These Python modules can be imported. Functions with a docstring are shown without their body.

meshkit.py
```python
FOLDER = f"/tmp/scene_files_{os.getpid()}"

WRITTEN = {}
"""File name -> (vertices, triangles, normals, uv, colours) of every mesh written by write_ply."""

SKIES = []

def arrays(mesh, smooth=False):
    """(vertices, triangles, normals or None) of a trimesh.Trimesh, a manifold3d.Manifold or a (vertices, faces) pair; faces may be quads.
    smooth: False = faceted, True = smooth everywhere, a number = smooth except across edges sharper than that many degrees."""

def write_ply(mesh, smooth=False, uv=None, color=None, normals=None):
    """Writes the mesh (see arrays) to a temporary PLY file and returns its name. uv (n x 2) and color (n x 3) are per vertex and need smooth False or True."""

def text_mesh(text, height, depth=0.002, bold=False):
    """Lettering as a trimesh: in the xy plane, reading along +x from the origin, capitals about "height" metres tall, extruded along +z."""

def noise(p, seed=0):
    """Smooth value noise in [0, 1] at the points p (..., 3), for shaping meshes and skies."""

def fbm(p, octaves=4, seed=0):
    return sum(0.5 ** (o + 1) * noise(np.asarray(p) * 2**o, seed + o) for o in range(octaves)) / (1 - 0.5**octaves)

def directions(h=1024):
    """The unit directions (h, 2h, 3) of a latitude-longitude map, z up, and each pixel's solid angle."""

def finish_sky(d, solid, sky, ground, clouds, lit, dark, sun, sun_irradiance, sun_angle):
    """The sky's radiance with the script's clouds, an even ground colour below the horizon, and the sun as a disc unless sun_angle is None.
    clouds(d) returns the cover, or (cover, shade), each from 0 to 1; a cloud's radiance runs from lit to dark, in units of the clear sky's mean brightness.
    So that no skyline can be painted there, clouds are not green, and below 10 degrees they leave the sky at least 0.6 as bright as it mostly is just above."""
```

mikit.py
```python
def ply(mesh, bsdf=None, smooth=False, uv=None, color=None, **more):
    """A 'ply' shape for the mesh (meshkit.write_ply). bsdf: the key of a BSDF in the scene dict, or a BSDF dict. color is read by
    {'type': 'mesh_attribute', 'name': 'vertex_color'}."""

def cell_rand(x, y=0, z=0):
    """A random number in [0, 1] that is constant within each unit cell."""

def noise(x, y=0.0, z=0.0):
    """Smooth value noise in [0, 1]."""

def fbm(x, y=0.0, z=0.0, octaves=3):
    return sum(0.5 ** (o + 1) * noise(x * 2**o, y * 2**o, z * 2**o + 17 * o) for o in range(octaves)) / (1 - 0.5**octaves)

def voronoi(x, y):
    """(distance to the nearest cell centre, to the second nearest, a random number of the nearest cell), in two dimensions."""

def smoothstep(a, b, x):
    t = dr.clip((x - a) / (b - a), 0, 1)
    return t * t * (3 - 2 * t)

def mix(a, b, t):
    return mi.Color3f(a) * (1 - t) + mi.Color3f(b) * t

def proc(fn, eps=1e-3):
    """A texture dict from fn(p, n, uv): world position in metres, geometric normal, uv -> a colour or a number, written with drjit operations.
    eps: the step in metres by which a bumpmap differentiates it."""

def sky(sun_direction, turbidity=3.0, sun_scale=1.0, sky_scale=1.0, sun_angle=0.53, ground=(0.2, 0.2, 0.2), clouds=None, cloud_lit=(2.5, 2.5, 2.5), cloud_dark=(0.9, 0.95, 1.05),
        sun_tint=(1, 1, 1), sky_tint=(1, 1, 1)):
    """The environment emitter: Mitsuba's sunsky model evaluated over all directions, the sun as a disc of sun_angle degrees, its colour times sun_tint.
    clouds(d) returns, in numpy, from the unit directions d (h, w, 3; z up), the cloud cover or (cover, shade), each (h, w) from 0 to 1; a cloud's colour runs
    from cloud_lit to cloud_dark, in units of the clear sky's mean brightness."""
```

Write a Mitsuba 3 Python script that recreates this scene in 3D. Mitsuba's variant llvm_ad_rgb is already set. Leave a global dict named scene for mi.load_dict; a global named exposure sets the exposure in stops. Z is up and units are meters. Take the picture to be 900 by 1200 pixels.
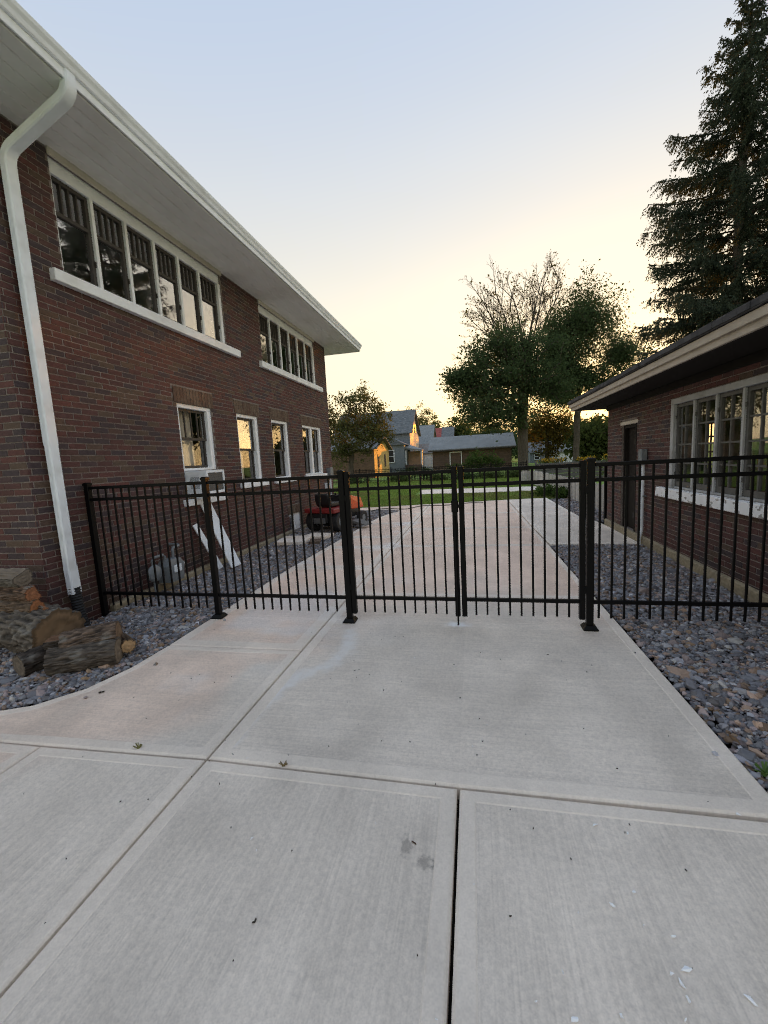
import math, random
import numpy as np, trimesh, mitsuba as mi, drjit as dr, mikit, meshkit
from mikit import noise, fbm, smoothstep, mix, cell_rand, proc
from shapely.geometry import Polygon, Point
import shapely

T = mi.ScalarTransform4f
random.seed(7)
rng = np.random.default_rng(7)
scene, labels = {'type': 'scene'}, {}

# ------------------------------------------------------------------ camera, sky, exposure
F = 486.0
CAM = np.array([[0.97680572, 0.20730644, -0.05361556], [-0.02623863, -0.1326215, -0.99081939], [-0.21251382, 0.96924485, -0.124106]])
EYE = np.array([0, 0, 1.6])
W4 = np.eye(4)
W4[:3, 0], W4[:3, 1], W4[:3, 2], W4[:3, 3] = -CAM[0], -CAM[1], CAM[2], EYE
scene['camera'] = {'type': 'perspective', 'fov': 2 * math.degrees(math.atan(450 / F)), 'fov_axis': 'x', 'to_world': T(W4), 'near_clip': 0.05, 'far_clip': 2000.0}
SUN_EL, SUN_AZ = math.radians(3.8), math.radians(17.0)
SUN = (math.sin(SUN_AZ) * math.cos(SUN_EL), math.cos(SUN_AZ) * math.cos(SUN_EL), math.sin(SUN_EL))


def veil(d):
    """a thin even veil of high cloud over the evening sky: warm low down and towards the sunset, blue overhead"""
    el = np.degrees(np.arcsin(d[..., 2]))
    h = np.maximum(np.linalg.norm(d[..., :2], axis=-1), 1e-6)
    az = (d[..., 0] * math.sin(SUN_AZ) + d[..., 1] * math.cos(SUN_AZ)) / h
    s = np.clip((el + 5 * (1 - az)) / 50, 0, 1)
    s = s * s * (3 - 2 * s)
    wisp = meshkit.fbm(np.stack([d[..., 0] * 2, d[..., 1] * 2, d[..., 2] * 9], -1), 3, 5)
    return 0.79 + 0.06 * wisp, s


scene['sky'] = mikit.sky(SUN, turbidity=3, sun_scale=0.34, sun_tint=(1.0, 0.8, 0.5), clouds=veil, cloud_lit=(1.12, 0.92, 0.60), cloud_dark=(0.59, 0.68, 0.86), ground=(0.25, 0.23, 0.2))
exposure = 5.0

# ------------------------------------------------------------------ helpers


def numbered(name):
    k, i = name, 0
    while k in scene or k in labels:
        i += 1
        k = f'{name}_{i:03d}'
    return k


COUNT = {}


def numbered_fast(name):
    while True:
        i = COUNT.get(name, 0)
        COUNT[name] = i + 1
        k = name if i == 0 else f'{name}_{i:03d}'
        if k not in scene and k not in labels:
            return k


class MB:
    """collects pieces into one mesh"""

    def __init__(self):
        self.v, self.f, self.c, self.n = [], [], [], 0

    def add(self, v, f, c=None):
        v, f = np.asarray(v, float), np.asarray(f, int)
        if f.shape[1] == 4:
            f = np.vstack([f[:, [0, 1, 2]], f[:, [0, 2, 3]]])
        self.v.append(v)
        self.f.append(f + self.n)
        self.c.append(np.broadcast_to(np.asarray((0.5, 0.5, 0.5) if c is None else c, float), (len(v), 3)))
        self.n += len(v)
        return self

    def box(self, x0, x1, y0, y1, z0, z1, c=None):
        v = [(x, y, z) for x in (x0, x1) for y in (y0, y1) for z in (z0, z1)]
        return self.add(v, BOXF, c)

    def cbox(self, x0, x1, y0, y1, z0, z1, b=0.004, c=None):
        v, f = chamfer(x0, x1, y0, y1, z0, z1, b)
        return self.add(v, f, c)

    def obox(self, a, b, w, h, up=(0, 0, 1), c=None):
        """a bar from a to b, w wide and h high"""
        a, b, up = np.asarray(a, float), np.asarray(b, float), np.asarray(up, float)
        t = (b - a) / np.linalg.norm(b - a)
        s = np.cross(t, up)
        s /= np.linalg.norm(s)
        u = np.cross(s, t)
        v = [p + s * w / 2 * i + u * h / 2 * j for p in (a, b) for i in (-1, 1) for j in (-1, 1)]
        return self.add(v, BOXF, c)

    def tube(self, pts, r, sides=8, c=None, caps=True):
        v, f = tube(pts, r, sides, caps)
        return self.add(v, f, c)

    def mesh(self):
        return np.vstack(self.v), np.vstack(self.f)

    def col(self):
        return np.vstack(self.c)


BOXF = np.array([(0, 1, 3, 2), (4, 6, 7, 5), (0, 4, 5, 1), (2, 3, 7, 6), (0, 2, 6, 4), (1, 5, 7, 3)])


def chamfer(x0, x1, y0, y1, z0, z1, b):
    lo, hi = np.array([x0, y0, z0]), np.array([x1, y1, z1])
    pts = []
    for i in (0, 1):
        for j in (0, 1):
            for k in (0, 1):
                s = np.array([i, j, k])
                p = np.where(s == 0, lo, hi)
                d = np.where(s == 0, b, -b)
                for ax in range(3):
                    q = p + d
                    q[ax] = p[ax]
                    pts.append(q)
    h = trimesh.convex.convex_hull(np.array(pts))
    return np.array(h.vertices), np.array(h.faces)


def hull(pts):
    h = trimesh.convex.convex_hull(np.array(pts, float))
    return np.array(h.vertices), np.array(h.faces)


def tube(pts, r, sides=8, caps=True):
    p = np.asarray(pts, float)
    r = np.broadcast_to(np.asarray(r, float), (len(p),))
    t = np.gradient(p, axis=0)
    t /= np.linalg.norm(t, axis=1, keepdims=True) + 1e-12
    a = np.cross(t, np.where(np.abs(t[:, 2:]) < 0.9, [0, 0, 1.0], [1.0, 0, 0]))
    a /= np.linalg.norm(a, axis=1, keepdims=True) + 1e-12
    b = np.cross(t, a)
    ang = np.arange(sides) * 2 * np.pi / sides
    v = p[:, None] + r[:, None, None] * (np.cos(ang)[None, :, None] * a[:, None] + np.sin(ang)[None, :, None] * b[:, None])
    i, j = np.meshgrid(np.arange(len(p) - 1), np.arange(sides), indexing='ij')
    q = np.stack([i * sides + j, (i + 1) * sides + j, (i + 1) * sides + (j + 1) % sides, i * sides + (j + 1) % sides], -1).reshape(-1, 4)
    f = np.vstack([q[:, [0, 1, 2]], q[:, [0, 2, 3]]])
    v = v.reshape(-1, 3)
    if caps:
        n = len(v)
        v = np.vstack([v, p[0], p[-1]])
        k = np.arange(sides)
        e = (len(p) - 1) * sides
        f = np.vstack([f, np.stack([np.full(sides, n), k, (k + 1) % sides], 1), np.stack([np.full(sides, n + 1), e + (k + 1) % sides, e + k], 1)])
    return v, f


def smooth01(x):
    x = np.clip(x, 0, 1)
    return x * x * (3 - 2 * x)


def thing(name, label, cat, group=None):
    k = numbered(name)
    labels[k] = {'label': label, 'category': cat}
    if group:
        labels[k]['group'] = group
    return k


def part(name, mesh, bsdf, parent=None, smooth=False, color=None, label=None, kind=None, uv=None):
    k = numbered_fast((parent + '__' if parent else '') + name)
    if isinstance(mesh, MB):
        color = mesh.col() if color is True else color
        mesh = mesh.mesh()
    scene[k] = mikit.ply(mesh, bsdf, smooth=smooth, color=color, uv=uv)
    if label or kind:
        labels[k] = {}
        if label:
            labels[k]['label'] = label
        if kind:
            labels[k]['kind'] = kind
    return k


def solo(name, mesh, bsdf, label, cat, group=None, smooth=False, color=None):
    k = part(name, mesh, bsdf, None, smooth, color)
    labels[k] = {'label': label, 'category': cat}
    if group:
        labels[k]['group'] = group
    return k


def struct(name, mesh, bsdf, smooth=False, color=None, kind='structure', label=None):
    k = part(name, mesh, bsdf, None, smooth, color)
    labels[k] = {'kind': kind}
    if label:
        labels[k]['label'] = label
    return k


# ------------------------------------------------------------------ materials
def rgb(*c):
    return {'type': 'rgb', 'value': list(c)}


def pr(col, rough=0.6, metal=0.0, spec=0.5, two=True, **k):
    d = {'type': 'principled', 'base_color': col if isinstance(col, dict) else rgb(*col), 'roughness': rough, 'metallic': metal, 'specular': spec, **k}
    return {'type': 'twosided', 'bsdf': d} if two else d


C3 = mi.Color3f


def brick_fn(axis):
    def fn(p, n, uv):
        s = p.y if axis == 'y' else p.x
        k = dr.floor(p.z / 0.0655)
        off = (k - 2 * dr.floor(k / 2)) * 0.1075
        i = dr.floor((s - off) / 0.215)
        a, b, c = cell_rand(i, k, 1), cell_rand(i, k, 2), cell_rand(i, k, 3)
        col = mix((0.108, 0.045, 0.040), (0.078, 0.038, 0.036), a)
        col = mix(col, C3(0.058, 0.042, 0.046), smoothstep(0.66, 0.84, b))
        col = mix(col, C3(0.095, 0.064, 0.048), smoothstep(0.80, 0.88, c))
        g = fbm(s * 45, p.z * 90, p.x * 20, 3)
        patch = fbm(s * 0.7, p.z * 0.9, 3.3, 3)
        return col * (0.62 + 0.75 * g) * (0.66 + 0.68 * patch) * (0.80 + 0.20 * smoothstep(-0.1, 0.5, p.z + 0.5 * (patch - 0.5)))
    return fn


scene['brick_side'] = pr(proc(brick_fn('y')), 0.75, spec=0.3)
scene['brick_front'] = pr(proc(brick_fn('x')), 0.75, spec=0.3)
scene['soldier_brick'] = pr(proc(lambda p, n, uv: mix((0.10, 0.062, 0.047), (0.14, 0.105, 0.078), cell_rand(dr.floor(p.y / 0.0755), dr.floor(p.z / 0.3), 2)) * (0.6 + 0.8 * fbm(p.y * 50, p.z * 50, 1.0))), 0.8, spec=0.3)
scene['mortar'] = pr(proc(lambda p, n, uv: mix((0.15, 0.125, 0.115), (0.30, 0.26, 0.235), fbm(p.x * 2 + p.y * 2, p.z * 3, 0.5)) * (0.7 + 0.5 * noise(p.x * 60, p.y * 60, p.z * 60))), 0.95, spec=0.1)


def paint_fn(base, dirt, sx=3.0, amt=0.6):
    def fn(p, n, uv):
        g = fbm(p.x * sx + 5, p.y * sx, p.z * sx, 4)
        h = noise(p.x * 40, p.y * 40, p.z * 12)
        return mix(base, dirt, smoothstep(0.45, 0.85, g) * amt + 0.15 * h)
    return fn


scene['white_paint'] = pr(proc(paint_fn((0.83, 0.86, 0.90), (0.60, 0.60, 0.58), 4.0, 0.5)), 0.5)
scene['peeling_paint'] = pr(proc(lambda p, n, uv: mix((0.84, 0.85, 0.86), (0.32, 0.31, 0.30), smoothstep(0.60, 0.66, fbm(p.y * 14, p.z * 22, p.x * 14, 4)))), 0.7)
scene['white_metal'] = pr(proc(paint_fn((0.80, 0.85, 0.91), (0.60, 0.63, 0.65), 6.0, 0.5)), 0.35)
scene['soffit_paint'] = pr(proc(paint_fn((0.82, 0.81, 0.79), (0.62, 0.59, 0.54), 1.3, 0.6)), 0.6)
scene['cream_trim'] = pr(proc(paint_fn((0.60, 0.55, 0.47), (0.40, 0.35, 0.29))), 0.6)
scene['tan_fascia'] = pr(proc(paint_fn((0.42, 0.365, 0.30), (0.28, 0.235, 0.19), 4.0, 0.8)), 0.6)
scene['dark_wood'] = pr(proc(lambda p, n, uv: mix((0.030, 0.028, 0.026), (0.055, 0.045, 0.038), fbm(p.x * 8, p.y * 8, p.z * 30))), 0.55)
scene['black_stain'] = pr((0.016, 0.013, 0.011), 0.8, spec=0.2)
scene['grey_sash'] = pr(proc(lambda p, n, uv: mix((0.06, 0.06, 0.058), (0.11, 0.107, 0.10), fbm(p.x * 18, p.y * 18, p.z * 18))), 0.6)
scene['grey_frame'] = pr(proc(paint_fn((0.42, 0.43, 0.44), (0.24, 0.24, 0.24), 5.0, 0.8)), 0.6)
scene['black_metal'] = pr((0.0035, 0.0035, 0.0042), 0.42, spec=0.14)
scene['black_rubber'] = pr((0.018, 0.018, 0.019), 0.65)
scene['black_vinyl'] = pr((0.014, 0.014, 0.015), 0.45)
scene['grey_metal'] = pr(proc(lambda p, n, uv: mix((0.13, 0.15, 0.165), (0.21, 0.23, 0.25), fbm(p.x * 20, p.y * 20, p.z * 20))), 0.45)
scene['dark_grey'] = pr((0.10, 0.10, 0.10), 0.6)
scene['red_plastic'] = pr((0.22, 0.022, 0.022), 0.4)
scene['orange_paint'] = pr((0.62, 0.085, 0.018), 0.35, clearcoat=0.5)
scene['window_glass'] = {'type': 'thindielectric', 'int_ior': 3.0, 'ext_ior': 1.0}
scene['old_glass'] = {'type': 'thindielectric', 'int_ior': 1.5, 'ext_ior': 1.0}
scene['grid_glass'] = {'type': 'thindielectric', 'int_ior': 1.9, 'ext_ior': 1.0}
scene['curtain'] = pr((0.50, 0.44, 0.34), 0.9)
scene['interior'] = pr((0.06, 0.058, 0.055), 0.95, spec=0.1)
scene['room_wall'] = pr((0.30, 0.30, 0.25), 0.95, spec=0.1)
scene['foundation'] = pr(proc(lambda p, n, uv: mix((0.36, 0.30, 0.20), (0.22, 0.19, 0.14), fbm(p.x * 3, p.y * 3, p.z * 9, 4)) * (0.75 + 0.5 * noise(p.x * 40, p.y * 40, p.z * 40))), 0.9, spec=0.2)
scene['vertex_paint'] = pr({'type': 'mesh_attribute', 'name': 'vertex_color'}, 0.75, spec=0.3)
scene['stone'] = pr({'type': 'mesh_attribute', 'name': 'vertex_color'}, 0.55, spec=0.4)
scene['leaf'] = {'type': 'principledthin', 'base_color': {'type': 'mesh_attribute', 'name': 'vertex_color'}, 'roughness': 0.5, 'diff_trans': 0.7, 'spec_trans': 0.0}
scene['bark'] = pr(proc(lambda p, n, uv: mix((0.055, 0.045, 0.038), (0.15, 0.13, 0.11), fbm(p.x * 12, p.y * 12, p.z * 2.5, 4))), 0.9, spec=0.2)
scene['shingle'] = pr(proc(lambda p, n, uv: mix((0.030, 0.030, 0.033), (0.075, 0.072, 0.075), cell_rand(dr.floor(p.y / 0.14), dr.floor(p.z / 0.05), dr.floor(p.x / 0.3)))), 0.9)
scene['soil'] = pr(proc(lambda p, n, uv: mix((0.012, 0.010, 0.009), (0.032, 0.027, 0.023), fbm(p.x * 30, p.y * 30, 1.0))), 0.95, spec=0.1)
scene['turf'] = pr(proc(lambda p, n, uv: mix(mix((0.13, 0.20, 0.048), (0.18, 0.26, 0.07), fbm(p.x * 3, p.y * 3, 1.0)), (0.10, 0.08, 0.04), smoothstep(0.62, 0.8, fbm(p.x * 0.35, p.y * 0.35, 2.0)))), 0.95, spec=0.1)

# --- concrete: broom finish with streaks, stains with a shape of their own
SMEAR = [(-1.17, 3.62), (-1.10, 3.22), (-1.17, 2.95), (-1.33, 2.80), (-1.43, 2.55), (-1.45, 2.20), (-1.47, 1.98)]
FOOT = [(-0.315, 1.515, 0.022, 0.045), (-0.235, 1.455, 0.035, 0.030), (-0.185, 1.45, 0.016, 0.026)]


def seg_dist(p, a, b):
    ax, ay, bx, by = *a, *b
    dx, dy = bx - ax, by - ay
    t = dr.clip(((p.x - ax) * dx + (p.y - ay) * dy) / (dx * dx + dy * dy), 0, 1)
    return dr.sqrt(dr.square(p.x - ax - t * dx) + dr.square(p.y - ay - t * dy))


def conc_base(p, field=1.0):
    big = fbm(p.x * 0.55, p.y * 0.55, 4.0, 4)
    med = fbm(p.x * 3.0, p.y * 2.2, 9.0, 4)
    col = mix((0.605, 0.535, 0.458), (0.715, 0.645, 0.565), big)
    pink = smoothstep(2.8, 5.5, p.y + 1.2 * (big - 0.5) * 4) * 0.85 + 0.5 * smoothstep(0.5, 0.75, fbm(p.x * 0.9 + 3, p.y * 0.9, 2.0)) * smoothstep(-1.0, -1.8, p.x)
    col = mix(col, C3(0.78, 0.57, 0.445), dr.clip(pink, 0, 0.9) * field * (1 - 0.85 * smoothstep(1.18, 1.27, p.x)))
    tone = cell_rand(dr.floor((p.x + 1.5) / 1.39), dr.floor((p.y - 1.86) / 2.81), 5.0)
    col = col * (0.78 + 0.38 * med + 0.07 * tone)
    eff = smoothstep(0.55, 0.75, fbm(p.x * 1.3 + 7, p.y * 1.6, 5.0, 4)) * smoothstep(-0.2, -1.9, p.x)
    col = mix(col, C3(0.72, 0.71, 0.70), eff * 0.5)
    return col


def broom(along):
    def fn(p, n, uv):
        s = noise(p.x * 170, p.y * 5, 1.0) if along == 'y' else noise(p.x * 5, p.y * 170, 1.0)
        s2 = noise(p.x * 60, p.y * 2, 2.0) if along == 'y' else noise(p.x * 2, p.y * 60, 2.0)
        sp = noise(p.x * 260, p.y * 260, 3.0)
        grain = fbm(p.x * 75, p.y * 75, 11.0, 3)
        dirt = smoothstep(0.52, 0.75, fbm(p.x * 2.1, p.y * 2.1, 21.0, 4))
        col = conc_base(p) * (0.80 + 0.13 * s * (0.3 + 1.4 * fbm(p.x * 4, p.y * 4, 8.0)) + 0.04 * s2 + 0.14 * sp + 0.26 * (grain - 0.25))
        col = col * (1 - 0.09 * dirt)
        d = mi.Float(9.0)
        for a, b in zip(SMEAR[:-1], SMEAR[1:]):
            d = dr.minimum(d, seg_dist(p, a, b))
        w = smoothstep(0.11, 0.0, d + 0.10 * (fbm(p.x * 14, p.y * 14, 6.0) - 0.5))
        col = mix(col, C3(0.75, 0.735, 0.71), w * 0.6 * (0.5 + fbm(p.x * 25, p.y * 25, 12.0)))
        spl = dr.sqrt(dr.square(p.x + 0.17) + dr.square((p.y - 3.86) * 1.6))
        col = mix(col, C3(0.78, 0.80, 0.83), smoothstep(0.16, 0.03, spl + 0.12 * (fbm(p.x * 20, p.y * 20, 1.0) - 0.5)) * 0.8)
        for fx, fy, ra, rb in FOOT:
            e = dr.sqrt(dr.square((p.x - fx) / ra) + dr.square((p.y - fy) / rb)) + 1.5 * (fbm(p.x * 70, p.y * 70, 2.0) - 0.5)
            col = col * (1 - 0.38 * (1 - smoothstep(0.35, 1.35, e)))
        return col
    return fn


def smooth_conc(p, n, uv):
    sp = noise(p.x * 200, p.y * 200, 3.0)
    return conc_base(p, 0.25) * (0.97 + 0.12 * sp + 0.14 * fbm(p.x * 60, p.y * 60, 31.0))


def broom_h(along):
    return lambda p, n, uv: (noise(p.x * 170, p.y * 5, 1.0) if along == 'y' else noise(p.x * 5, p.y * 170, 1.0)) + 0.5 * noise(p.x * 240, p.y * 240, 3.0)


for along in 'xy':
    scene['concrete_broom_' + along] = {'type': 'bumpmap', 'arbitrary': proc(broom_h(along), 2e-3), 'scale': 0.0016, 'bsdf': pr(proc(broom(along)), 0.6, spec=0.5, two=False)}
scene['concrete_smooth'] = pr(proc(smooth_conc), 0.55, spec=0.5)

# ------------------------------------------------------------------ ground
b = MB()
b.add([(-900, -300, -0.16), (900, -300, -0.16), (900, 1500, -0.16), (-900, 1500, -0.16)], [(0, 1, 2, 3)])
struct('ground', b, 'turf')
# lawn behind the drive, ends along the drive's far edge


def far_edge(x):
    return 13.95 + 0.25 * (x + 3.0)


xs = np.linspace(-30, 40, 71)
v = [(x, max(far_edge(min(max(x, -4.2), 2.5)), 13.0), -0.035) for x in xs] + [(x, 160.0, -0.035) for x in xs]
f = [(i, i + 1, 72 + i, 71 + i) for i in range(70)]
struct('lawn', (np.array(v), np.array(f)), 'turf')
b = MB()
b.add([(-12, -3, -0.075), (12, -3, -0.075), (12, 15.2, -0.075), (-12, 15.2, -0.075)], [(0, 1, 2, 3)])
struct('gravel_bed', b, 'soil')


# concrete slabs: each slab is a broomed field with a smooth tooled border
def inset(poly, d):
    p = np.array(poly, float)
    e = np.roll(p, -1, 0) - p
    nrm = np.stack([-e[:, 1], e[:, 0]], 1) / np.linalg.norm(e, axis=1, keepdims=True)
    n0 = np.roll(nrm, 1, 0)
    m = n0 + nrm
    m /= np.linalg.norm(m, axis=1, keepdims=True)
    return p + m * (d / np.maximum((m * nrm).sum(1, keepdims=True), 0.3))


def fan(poly, z):
    import mapbox_earcut  # noqa: F401
    return None


def cap(poly, z):
    v2, f2 = trimesh.creation.triangulate_polygon(Polygon(poly), engine='earcut')
    f2 = np.array(f2)
    v3 = np.column_stack([v2, np.full(len(v2), z)])
    a, b_, c_ = v3[f2[:, 0]], v3[f2[:, 1]], v3[f2[:, 2]]
    flip = np.cross(b_ - a, c_ - a)[:, 2] < 0
    f2[flip] = f2[flip][:, ::-1]
    return v3, f2


def slab(parent, poly, along='y', band=0.07, gap=0.007, top=0.0, drop=0.003):
    poly = np.array(poly, float)
    if Polygon(poly).exterior.is_ccw is False:
        poly = poly[::-1]
    n = len(poly)
    o, o1, i0, i1 = inset(poly, gap), inset(poly, gap + 0.013), inset(poly, gap + band), inset(poly, gap + band + 0.006)
    k = part('slab', cap(i1, top - drop), 'concrete_broom_' + along, parent)
    rings = [(o, top - 0.12), (o, top - 0.010), ((o + o1) / 2, top - 0.003), (o1, top), (i0, top), (i1, top - drop)]
    v = np.vstack([np.column_stack([r, np.full(n, z)]) for r, z in rings])
    f = []
    for r in range(len(rings) - 1):
        for j in range(n):
            f.append((r * n + j, r * n + (j + 1) % n, (r + 1) * n + (j + 1) % n, (r + 1) * n + j))
    part('border', (v, np.array(f)), 'concrete_smooth', k)
    return k


labels['driveway'] = {'kind': 'structure'}
D = 'driveway'
# in front of the gate
slab(D, [(-1.5, -1.2), (-0.11, -1.2), (-0.11, 1.86), (-1.5, 1.86)], 'y')
slab(D, [(-0.11, -1.2), (4.2, -1.2), (4.2, 1.90), (-0.11, 1.86)], 'y')
slab(D, [(-2.6, -1.2), (-1.5, -1.2), (-1.5, 1.86), (-2.6, 1.82)], 'y')
slab(D, [(-7.0, -1.2), (-2.6, -1.2), (-2.6, 1.82), (-7.0, 1.72)], 'y')
slab(D, [(-1.5, 1.86), (-0.11, 1.86), (1.29, 1.885), (1.27, 4.68), (-1.5, 4.68)], 'x', band=0.085)
slab(D, [(-4.3, 1.76), (-2.6, 1.82), (-1.5, 1.86), (-1.5, 3.19), (-2.82, 3.17), (-2.84, 2.75), (-2.93, 2.42), (-3.12, 2.18), (-3.6, 1.95)], 'x')
# behind the gate
slab(D, [(-1.5, 4.68), (1.27, 4.68), (1.25, 7.46), (-1.5, 7.46)], 'x')
slab(D, [(-1.5, 7.46), (1.25, 7.46), (1.22, 9.3), (-1.5, 9.3)], 'x')
slab(D, [(-1.5, 9.3), (1.22, 9.3), (1.18, 11.7), (-1.5, 11.7)], 'x')
slab(D, [(-1.5, 11.7), (1.18, 11.7), (1.14, far_edge(1.14)), (-1.5, far_edge(-1.5))], 'x')
slab(D, [(-2.82, 3.17), (-1.5, 3.19), (-1.5, 5.93), (-2.86, 5.93)], 'x', band=0.11)
slab(D, [(-2.86, 5.93), (-1.5, 5.93), (-1.5, 7.4), (-2.80, 7.4)], 'x', band=0.11)
slab(D, [(-2.80, 7.4), (-1.5, 7.4), (-1.5, 8.4), (-2.77, 8.4)], 'x', band=0.11)
slab(D, [(-2.77, 8.4), (-1.5, 8.4), (-1.5, 10.2), (-2.73, 10.2)], 'x', band=0.11)
slab(D, [(-2.73, 10.2), (-1.5, 10.2), (-1.5, 12.0), (-2.52, 12.0), (-2.66, 11.2)], 'x', band=0.11)
slab(D, [(-2.52, 12.0), (-1.5, 12.0), (-1.5, far_edge(-1.5)), (-4.6, 13.6), (-4.6, 13.1), (-2.7, 13.15), (-2.35, 12.9), (-2.3, 12.5)], 'x', band=0.08)
labels['side_pad'] = {'kind': 'structure'}
P_ = 'side_pad'
slab(P_, [(1.27, 7.50), (2.70, 7.50), (2.70, 9.40), (1.225, 9.40)], 'x', band=0.1)
slab(P_, [(1.225, 9.40), (2.70, 9.40), (2.66, 10.0), (2.5, 10.5), (1.205, 10.5)], 'x', band=0.1)
slab(P_, [(1.205, 10.5), (2.5, 10.5), (2.48, far_edge(2.4) - 0.1), (1.145, far_edge(1.145))], 'x', band=0.1)
b = MB()
v, f = cap([(-2.4, 18.6), (2.6, 18.3), (2.9, 20.7), (-2.6, 21.2)], -0.018)
b.add(v, f)
v, f = cap([(-2.38, 18.63), (2.58, 18.33), (2.58, 18.30), (-2.4, 18.6)], -0.03)
b.add(v, f)
struct('walkway', b, 'concrete_smooth')

# ------------------------------------------------------------------ gravel (stuff)
ico = trimesh.creation.icosphere(subdivisions=0)
IV, IF = np.array(ico.vertices), np.array(ico.faces)


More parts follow.
